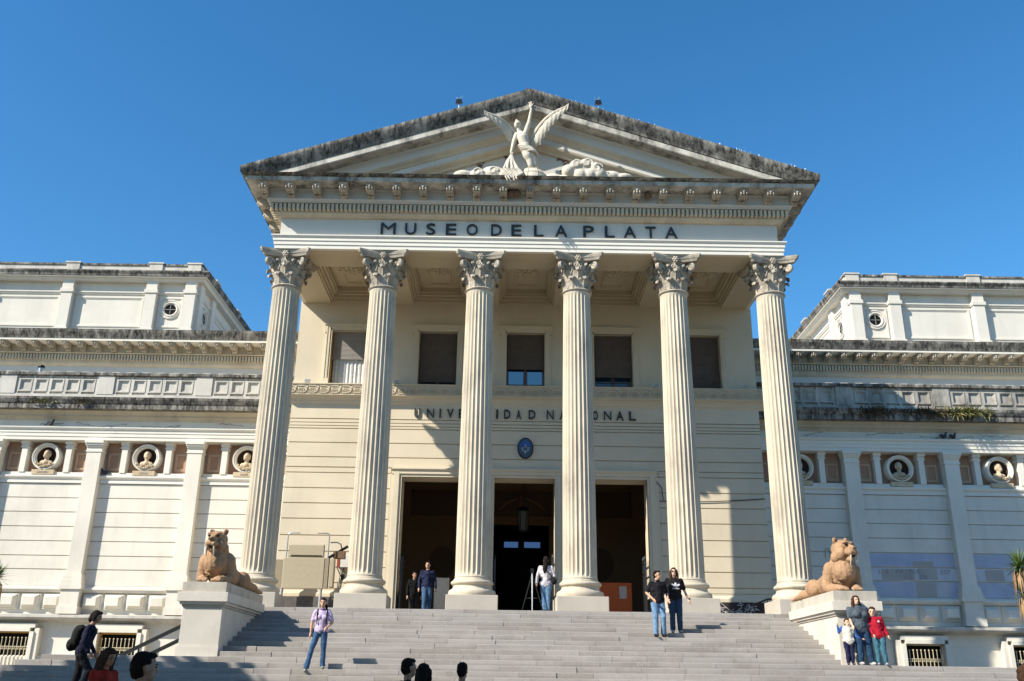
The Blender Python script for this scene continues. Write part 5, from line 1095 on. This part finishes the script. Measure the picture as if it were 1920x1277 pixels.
def person(lab, loc, rz, h, skinc, top, bottom, hairc, pose, hair='short', sleeves='short', shoes=(.04, .04, .045), build=1.0, extras=None, dress_len=.98, child=False):
    t = thing('person', lab, 'person', loc, rz); k = h/1.75; hs = 1.0 if not child else 1.28
    P = lambda x, y, z: (x*k, y*k, z*k)
    la, lb = pose.get('legs', [((-.10, 0, .49), (-.11, .02, .08)), ((.10, 0, .49), (.11, .02, .08))])
    arms = pose.get('arms', [((-.25, .03, 1.13), (-.27, -.04, .88)), ((.25, .03, 1.13), (.27, -.04, .88))])
    ln = pose.get('lean', (0, 0)); hd = pose.get('head', (0, 0))         # lean shifts the upper body; head turn, nod
    bw = build
    def U(x, y, z):
        f = max(0, (z-.92)/.55); return ((x+ln[0]*f)*k, (y+ln[1]*f)*k, z*k)
    sh = [U(-.175*bw, 0, 1.41), U(.175*bw, 0, 1.41)]
    hc = Vector(U(0, -.02, 1.63 if not child else 1.60)); Rz = Matrix.Rotation(hd[0], 3, 'Z') @ Matrix.Rotation(hd[1], 3, 'X')
    def H(x, y, z): return tuple(hc+Rz @ Vector((x*k*hs, y*k*hs, z*k*hs)))
    erot = (Rz.to_euler().x, Rz.to_euler().y, Rz.to_euler().z)
    bd = MB()
    bd.cap(U(0, 0, 1.0), .09*k, U(0, 0, 1.32), .105*k); bd.cap(U(0, .0, 1.38), .055*k, tuple(hc+Rz @ Vector((0, .015*k, -.06*k))), .052*k)
    bd.ell(H(0, 0, .02), (.074*k*hs, .093*k*hs, .105*k*hs), erot); bd.ell(H(0, -.035, -.055), (.056*k*hs, .058*k*hs, .062*k*hs), erot)
    bd.ell(H(0, -.098, -.015), (.014*k*hs, .020*k*hs, .024*k*hs), erot)
    for s in (-1, 1): bd.ell(H(s*.076, .01, -.005), (.012*k*hs, .022*k*hs, .032*k*hs), erot)
    hands = []
    for s, (e, w_), S_ in ((-1, arms[0], sh[0]), (1, arms[1], sh[1])):
        e = U(*e); w_ = U(*w_)
        bd.tube([S_, tuple((Vector(S_)*.5+Vector(e)*.5)), e], [.05*k, .046*k, .038*k], 10, True, True); bd.tube([e, tuple(Vector(e)*.6+Vector(w_)*.4), w_], [.038*k, .037*k, .025*k], 10, True, True)
        d = (Vector(w_)-Vector(e)).normalized(); sd_ = Vector((0, -1, 0))-d*d.dot(Vector((0, -1, 0)))
        if sd_.length < .1: sd_ = Vector((s, 0, 0))-d*d.dot(Vector((s, 0, 0)))
        sd_.normalize(); nm = d.cross(sd_); W_ = Vector(w_)
        bd.tube([W_, W_+d*.045*k, W_+d*.085*k], [.024*k, .036*k, .034*k], 8, True, True)
        for j in range(4):
            b0 = W_+d*.08*k+sd_*((1.5-j)*.018*k); l_ = (.07, .078, .072, .058)[j]*k; bd.tube([b0, b0+d*l_*.5-nm*s*.008*k, b0+d*l_*.95-nm*s*.024*k], [.0098*k, .0092*k, .008*k], 6, True, True)
        bd.tube([W_+d*.03*k+sd_*.024*k, W_+d*.06*k+sd_*.05*k, W_+d*.09*k+sd_*.056*k], [.012*k, .011*k, .009*k], 6, True, True); hands.append(W_+d*.08*k)
    for kn, an in (la, lb):
        hx = -.085 if kn is la[0] else .085
        bd.tube([P(hx, 0, .92), P(*kn), P(*an)], [.08*k, .055*k, .038*k], 10, True, True)
    body = bd.build('body', skin(skinc), t); remesh(body, .0105, 1)
    # trousers
    tr_ = MB(); tr_.cap(P(-.065*bw, 0, .93), .108*k*bw, P(.065*bw, 0, .93), .108*k*bw); tr_.cap(P(0, 0, .92), .115*k*bw, U(0, 0, .98), .112*k*bw)
    for s, (kn, an) in ((-1, la), (1, lb)):
        hip = Vector(P(s*.088*bw, 0, .90)); kk = Vector(P(*kn)); aa = Vector(P(*an))
        tr_.tube([hip, hip*.5+kk*.5, kk, kk*.55+aa*.45, aa+Vector((0, 0, .0))], [.102*k*bw, .090*k*bw, .072*k*bw, .068*k*bw, .072*k], 14, True, False)
    ruffle(remesh(tr_.build('trousers', cloth('trouser_cloth', bottom), t), .014, 1), .11, .03)
    # shirt
    ts = MB(); wq = .165*bw
    for z, hw, r in ((1.35, .105, .098), (1.24, .10, .108), (1.12, .07, .108), (dress_len, .07, .122)):
        ts.cap(U(-hw*bw, 0, z), r*k*bw, U(hw*bw, 0, z), r*k*bw)
    ts.cap(U(0, 0, dress_len-.02), .138*k*bw, U(0, 0, 1.15), .132*k*bw); ts.cap(U(-.07*bw, 0, dress_len-.04), .118*k*bw, U(.07*bw, 0, dress_len-.04), .118*k*bw); ts.cap(U(0, 0, 1.12), .14*k*bw, U(0, 0, 1.34), .14*k*bw); ts.cap(U(-.14*bw, 0, 1.405), .062*k, U(.14*bw, 0, 1.405), .062*k); ts.cap(U(0, 0, 1.42), .07*k, U(0, 0, 1.455), .062*k)
    if pose.get('bust'): 
        for s in (-1, 1): ts.ell(U(s*.075*bw, -.10*bw, 1.27), (.075*k*bw, .07*k*bw, .07*k*bw))
    slv = {-1: MB(), 1: MB()}
    for s, (e, w_), S_ in ((-1, arms[0], sh[0]), (1, arms[1], sh[1])):
        e = Vector(U(*e)); w_ = Vector(U(*w_)); S_ = Vector(S_); tgt = slv[s] if pose.get('sleeve2') else ts
        if sleeves == 'short': tgt.tube([S_, S_*.4+e*.6, S_*.25+e*.75], [.066*k, .064*k, .066*k], 12, True, True)
        else: tgt.tube([S_, S_*.5+e*.5, e], [.066*k, .058*k, .054*k], 12, True, True); tgt.tube([e, e*.5+w_*.5, e*.06+w_*.94], [.054*k, .048*k, .042*k], 12, True, True)
    tm = top if isinstance(top, bpy.types.Material) else cloth('shirt_cloth', top)
    sh_o = ruffle(remesh(ts.build('shirt', tm, t), .014, 1), .10, .026)
    if pose.get('sleeve2'):
        for s in (-1, 1): remesh(slv[s].build('sleeve', cloth('sleeve_cloth', pose['sleeve2']), t), .014, 1)
    # shoes
    for s, (kn, an) in ((-1, la), (1, lb)):
        a = Vector(P(*an)); so = MB(); so.ell(a+Vector((s*.012*k, -.055*k, -.035*k)), (.047*k, .135*k, .045*k)); so.ell(a+Vector((0, .02*k, -.02*k)), (.045*k, .06*k, .055*k)); remesh(so.build('shoe', cloth('shoe_leather', shoes), t), .012, 1)
    # hair and face
    hm = cloth('hair', hairc, .3, 25); hr_ = MB()
    if hair != 'bald':
        hr_.ell(H(0, .025, .048), (.083*k*hs, .092*k*hs, .088*k*hs), erot); hr_.ell(H(0, .045, .0), (.078*k*hs, .075*k*hs, .09*k*hs), erot); hr_.ell(H(0, -.035, .098), (.062*k*hs, .055*k*hs, .030*k*hs), erot)
    if hair == 'bald': hr_.ell(H(0, .025, .042), (.079*k*hs, .090*k*hs, .084*k*hs), erot)
    if hair == 'long':
        for s in (-1, 1): hr_.tube([H(s*.068, -.015, .05), H(s*.088, -.005, -.06), H(s*.10, -.03, -.20), H(s*.10, -.06, -.27)], [.036*k, .042*k, .04*k, .02*k], 8, True, True)
        hr_.tube([H(0, .07, .03), H(0, .10, -.10), H(0, .11, -.26)], [.075*k, .075*k, .045*k], 10, True, True)
    if hair == 'verylong': hr_.tube([H(0, .07, .03), H(0, .11, -.12), H(.02, .13, -.30), H(.03, .13, -.44)], [.078*k, .085*k, .075*k, .03*k], 10, True, True)
    if hair == 'tied': hr_.tube([H(.05, .08, -.02), H(.085, .06, -.10), H(.09, .03, -.17)], [.04*k, .04*k, .02*k], 8, True, True)
    if hair == 'bob':
        for s in (-1, 1): hr_.tube([H(s*.07, .01, .04), H(s*.08, .02, -.07)], [.036*k, .034*k], 8, True, True)
        hr_.tube([H(0, .07, .02), H(0, .08, -.08)], [.07*k, .06*k], 8, True, True)
    ruffle(remesh(hr_.build('hair', hm, t), .011, 1), .028, .022)
    for s in (-1, 1): MB().ell(H(s*.032, -.083, .012), (.013*k*hs, .010*k*hs, .007*k*hs), erot, 8, 6).build('eye', 'void', t, 60); MB().ell(H(s*.032, -.085, .034), (.020*k*hs, .009*k*hs, .005*k*hs), erot, 8, 6).build('eyebrow', hm, t, 60)
    MB().ell(H(0, -.088, -.058), (.024*k*hs, .010*k*hs, .006*k*hs), erot, 8, 6).build('mouth', plain('lips', (.38, .12, .10), .5), t, 60)
    if extras: extras(t, k, U, H, P, hands, erot)
    return t
TAN = (.52, .30, .19); PALE = (.58, .37, .26); SHADED_SKIN = (.36, .20, .13)  # last tone is skin with shade put in, for people in shadow
JEAN = (.045, .10, .19); JEANL = (.14, .24, .38); JEAND = (.025, .045, .09); BLK = (.012, .012, .014); HB = (.015, .011, .009); HBR = (.06, .03, .018)
def at_step(k): a = step(k); return a[0]+.19, a[1]
# woman in the plaid polo shirt
y_, z_ = at_step(13)
def ex1(t, k, U, H, P, hands, er):
    for s in (-1, 1): MB().tube([U(s*.115, -.115, 1.10), U(s*.125, -.135, 1.30), U(s*.12, -.03, 1.47), U(s*.12, .13, 1.40)], .017*k, 6).build('backpack_strap', cloth('strap', (.012, .011, .02)), t)
    bp = MB(); bp.ell(U(0, .20, 1.22), (.13*k, .07*k, .21*k)); bp.build('backpack', cloth('strap', (.012, .011, .02)), t, 60)
    co = MB(); co.tube([U(.055*math.cos(a), -.015+.06*math.sin(a), 1.465-.012*math.sin(a)) for a in [2*PI*i/14 for i in range(15)]], .018*k, 6); co.build('collar', cloth('collar', (.22, .12, .30)), t, 60)
plaid = stripes('plaid_cloth', (.62, .54, .68), (.34, .22, .42), 190)
person('woman in purple plaid polo shirt and jeans standing alone on the stairs', (-5.17, y_, z_), .12, 1.67, TAN, plaid, JEAN, HB, dict(legs=[((-.20, -.06, .49), (-.30, -.10, .0)), ((.09, 0, .50), (.10, .02, .075))], arms=[((-.25, .02, 1.14), (-.26, -.02, .89)), ((.27, .02, 1.15), (.15, -.16, 1.02))], head=(-.1, 0), bust=1), 'tied', 'short', (.25, .25, .24), .93, ex1)
# couple
y_, z_ = at_step(6)
def ex2(t, k, U, H, P, hands, er):
    co = MB(); co.tube([U(.062*math.cos(a), -.01+.065*math.sin(a), 1.475-.012*math.sin(a)) for a in [2*PI*i/14 for i in range(15)]], .02*k, 6); c = co.build('collar', cloth('collar', (.02, .018, .03)), t, 60)
    MB().tube([U(-.075, -.03, 1.47), U(-.06, -.07, 1.46)], .008*k, 5).build('collar_trim', cloth('trim', (.4, .36, .5)), t)
person('man in black polo shirt and light jeans walking down beside a woman', (3.62, y_, z_), .25, 1.80, TAN, (.016, .014, .018), JEANL, HB, dict(legs=[((-.10, -.06, .49), (-.11, -.06, .08)), ((.10, -.10, .52), (.13, -.02, .09))], arms=[((-.30, .05, 1.16), (-.20, -.16, .98)), ((.29, .05, 1.15), (.24, -.16, .98))], head=(.75, 0)), 'short', 'short', (.02, .018, .02), 1.05, ex2)
y_, z_ = at_step(5)
def ex3(t, k, U, H, P, hands, er):
    lg = MB(); Y = -.186
    def leafp(cx, cz, ang, l_, w_):
        pts = []
        for i in range(12):
            a = 2*PI*i/12; x = w_*math.cos(a); z = l_*math.sin(a); z = z*(1.15 if z > 0 else 1)
            pts.append(((cx+x*math.cos(ang)+z*math.sin(ang))*k, (cz-x*math.sin(ang)+z*math.cos(ang))*k))
        lg.polyY(pts, Y*k, (Y+.05)*k)
    leafp(0, 1.275, 0, .055, .030); leafp(-.060, 1.255, -.95, .058, .027); leafp(.060, 1.255, .95, .058, .027)
    lo = lg.build('shirt_logo', cloth('print', (.75, .76, .80), .02), t)
    sl = MB()
    for i in range(3): sl.box(-.10*k, .10*k, (Y-.003)*k, (Y+.04)*k, (1.222+i*.012)*k, (1.226+i*.012)*k)
    sl.build('logo_stripe', cloth('shirt_cloth', (.014, .013, .015)), t)
    me, asp = text_mesh('adidas', .01, .01); me = me.copy(); me.materials.clear(); put(me, 'shirt_lettering', t, (0, (Y)*k, 1.155*k), cloth('print2', (.6, .6, .64), .02), None, (.19*k, 1, .05*k))
    gl_ = MB(); 
    for s in (-1, 1): gl_.ell(H(s*.035, -.092, .014), (.030*k, .012*k, .022*k), er, 10, 6)
    gl_.cap(H(-.07, -.05, .02), .006*k, H(.07, -.05, .02), .006*k); gl_.build('sunglasses', 'iron', t, 60)
    MB().lathe([(.03*k, 0), (.036*k, .01), (.036*k, .03), (.03*k, .04)], 10, tuple(hands[1]+Vector((-.0, 0, .07)))).build('wristband', 'iron', t)
person('woman in black logo T-shirt, dark jeans and sunglasses on the stairs', (4.17, y_, z_), .06, 1.80, PALE, (.014, .013, .015), (.03, .055, .10), HBR, dict(legs=[((-.09, -.04, .49), (-.09, 0, .08)), ((.10, -.07, .51), (.11, -.02, .08))], arms=[((-.22, .06, 1.14), (-.20, .02, .90)), ((.29, .02, 1.13), (.37, -.04, .90))], head=(-.12, 0), bust=1), 'long', 'short', (.35, .33, .32), 1.12, ex3)
# family at the right pedestal
y_, z_ = at_step(11); y_ -= .06
person('woman in grey T-shirt with long dark hair standing between two boys', (8.45, y_+.03, z_), .15, 1.70, PALE, (.075, .095, .115), (.022, .055, .11), HBR, dict(legs=[((-.07, 0, .49), (-.07, .02, .08)), ((.16, -.02, .49), (.20, -.03, .08))], arms=[((-.27, -.04, 1.14), (-.30, -.17, .98)), ((.29, .06, 1.14), (.36, -.02, .95))], head=(.05, 0), bust=1, lean=(-.05, 0)), 'long', 'short', (.4, .4, .4), 1.36)
def ex4(t, k, U, H, P, hands, er): pass
person('small boy in white sweatshirt with blue sleeves raising one hand', (8.10, y_-.02, z_), -.05, 1.12, PALE, (.62, .58, .50), (.018, .02, .055), HBR, dict(legs=[((-.09, 0, .46), (-.09, .02, .08)), ((.09, 0, .46), (.10, .02, .08))], arms=[((-.36, 0, 1.22), (-.40, -.05, 1.50)), ((.30, -.04, 1.10), (.50, -.12, 1.0))], sleeve2=(.05, .12, .38), head=(.2, 0)), 'bowl', 'long', (.06, .06, .09), 1.25, child=True, dress_len=.93)
def ex5(t, k, U, H, P, hands, er):
    MB().polyY([((.03+.035*math.cos(2*PI*i/10))*k, (1.31+.035*math.sin(2*PI*i/10))*k) for i in range(10)], -.175*k, -.12*k).build('badge', cloth('badge', (.55, .42, .45)), t)
person('boy in red tracksuit top leaning on the woman in grey', (8.87, y_-.03, z_), -.25, 1.42, PALE, (.36, .012, .03), (.05, .14, .19), HBR, dict(legs=[((-.08, 0, .47), (-.07, .02, .08)), ((.10, -.02, .47), (.14, 0, .08))], arms=[((-.21, -.04, 1.12), (-.16, -.16, .92)), ((.24, .03, 1.12), (.28, -.03, .90))], lean=(-.09, 0), head=(-.15, .1)), 'bowl', 'long', (.3, .3, .34), 1.12, ex5, child=True, dress_len=.93)
# doorway people
person('man in dark blue jacket and jeans walking out of the left door', (-3.28, 32.5, ZL), .1, 1.76, TAN, (.018, .024, .06), (.06, .12, .22), HB, dict(legs=[((-.08, -.10, .50), (-.08, -.10, .10)), ((.08, .02, .49), (.09, .12, .10))], arms=[((-.27, .03, 1.13), (-.27, -.05, .88)), ((.27, .03, 1.13), (.28, -.05, .88))], head=(-.3, 0)), 'short', 'long')
person('shadowy person in dark clothes standing inside the left door', (-3.95, 34.9, ZL), .5, 1.68, SHADED_SKIN, (.01, .01, .012), (.02, .02, .022), HB, dict(), 'short', 'long')
def ex6(t, k, U, H, P, hands, er):
    bg_ = MB(); bg_.ell(U(-.27, .02, .98), (.09*k, .13*k, .11*k)); bg_.build('shoulder_bag', cloth('bag', (.012, .012, .014)), t, 60)
    MB().tube([U(-.24, .05, 1.05), U(-.10, .16, 1.22), U(.12, .13, 1.44)], .014*k, 5).build('bag_strap', cloth('bag', (.012, .012, .014)), t)
person('woman seen from behind in white jacket and jeans at the middle door', (.62, 30.45, ZL), PI-.12, 1.72, TAN, (.56, .53, .56), (.11, .21, .34), HB, dict(arms=[((-.26, -.02, 1.15), (-.20, -.18, 1.06)), ((.27, -.02, 1.14), (.30, -.10, .92))], legs=[((-.07, 0, .49), (-.07, .02, .08)), ((.07, -.03, .49), (.06, 0, .08))]), 'verylong', 'long', extras=ex6, dress_len=.92)
# people at the stair foot; tree shade painted into skin and dark clothes
def ex7(t, k, U, H, P, hands, er):
    b_ = MB(); b_.ell(U(0, .19, 1.22), (.17*k, .12*k, .25*k)); b_.ell(U(0, .25, 1.08), (.14*k, .10*k, .13*k)); b_.ell(U(0, .17, 1.38), (.12*k, .08*k, .10*k)); remesh(b_.build('backpack', cloth('bag', (.015, .016, .014)), t), .02, 1)
    for s in (-1, 1): MB().tube([U(s*.11, .14, 1.40), U(s*.11, 0, 1.47), U(s*.12, -.12, 1.32), U(s*.13, .05, 1.08)], .016*k, 6).build('backpack_strap', cloth('bag', (.015, .016, .014)), t)
person('person with a black backpack climbing the shaded steps at the left', (-8.45, 18.35, -.35), 1.75, 1.60, SHADED_SKIN, (.014, .016, .035), (.012, .012, .016), HB, dict(legs=[((-.08, -.22, .60), (-.08, -.10, .24)), ((.08, .02, .49), (.08, .14, .08))], arms=[((-.24, -.02, 1.13), (-.20, -.18, .95)), ((.24, -.04, 1.12), (.20, -.20, .95))], lean=(0, -.13), head=(0, .3)), 'bob', 'long', extras=ex7)
def ex8(t, k, U, H, P, hands, er): MB().box(*[c for c in (hands[0].x-.01, hands[1].x+.01)], hands[0].y-.10, hands[0].y-.08, hands[0].z-.03, hands[0].z+.06).build('phone', 'iron', t)
person('woman in red top with long hair looking down at a phone', (-6.47, 14.5, -1.342), 1.15, 1.80, SHADED_SKIN, (.36, .03, .018), (.015, .015, .018), HBR, dict(arms=[((-.22, -.06, 1.15), (-.06, -.30, 1.16)), ((.22, -.06, 1.15), (.06, -.30, 1.16))], lean=(0, -.06), head=(0, .4), bust=1), 'long', 'long', extras=ex8)
person('dark-haired man whose head rises at the bottom left, nearest the camera', (-3.75, 8.6, GZ), PI-.95, 1.84, SHADED_SKIN, (.02, .02, .022), (.02, .02, .03), HB, dict(), 'short', 'short')
person('short-haired person in black at the bottom, left of a pair', (-2.01, 14.2, -1.484), PI-1.0, 1.85, SHADED_SKIN, (.012, .012, .014), (.02, .02, .03), HB, dict(), 'short', 'short')
person('dark-haired woman in blue top at the bottom, right of a pair', (-1.72, 13.4, GZ), PI-.2, 1.88, SHADED_SKIN, (.10, .38, .50), (.02, .02, .03), HB, dict(), 'bob', 'short')
person('person with tied dark hair alone at the bottom beneath the third column', (-1.25, 14.5, -1.342), PI-.3, 1.67, SHADED_SKIN, (.02, .02, .022), (.02, .02, .03), HB, dict(), 'short', 'short')
person('person in striped white top at the bottom right corner', (5.66, 12.0, GZ), 1.3, 1.93, PALE, stripes('striped_top', (.6, .57, .5), (.45, .42, .38), 150), (.02, .03, .06), HBR, dict(), 'short', 'short')
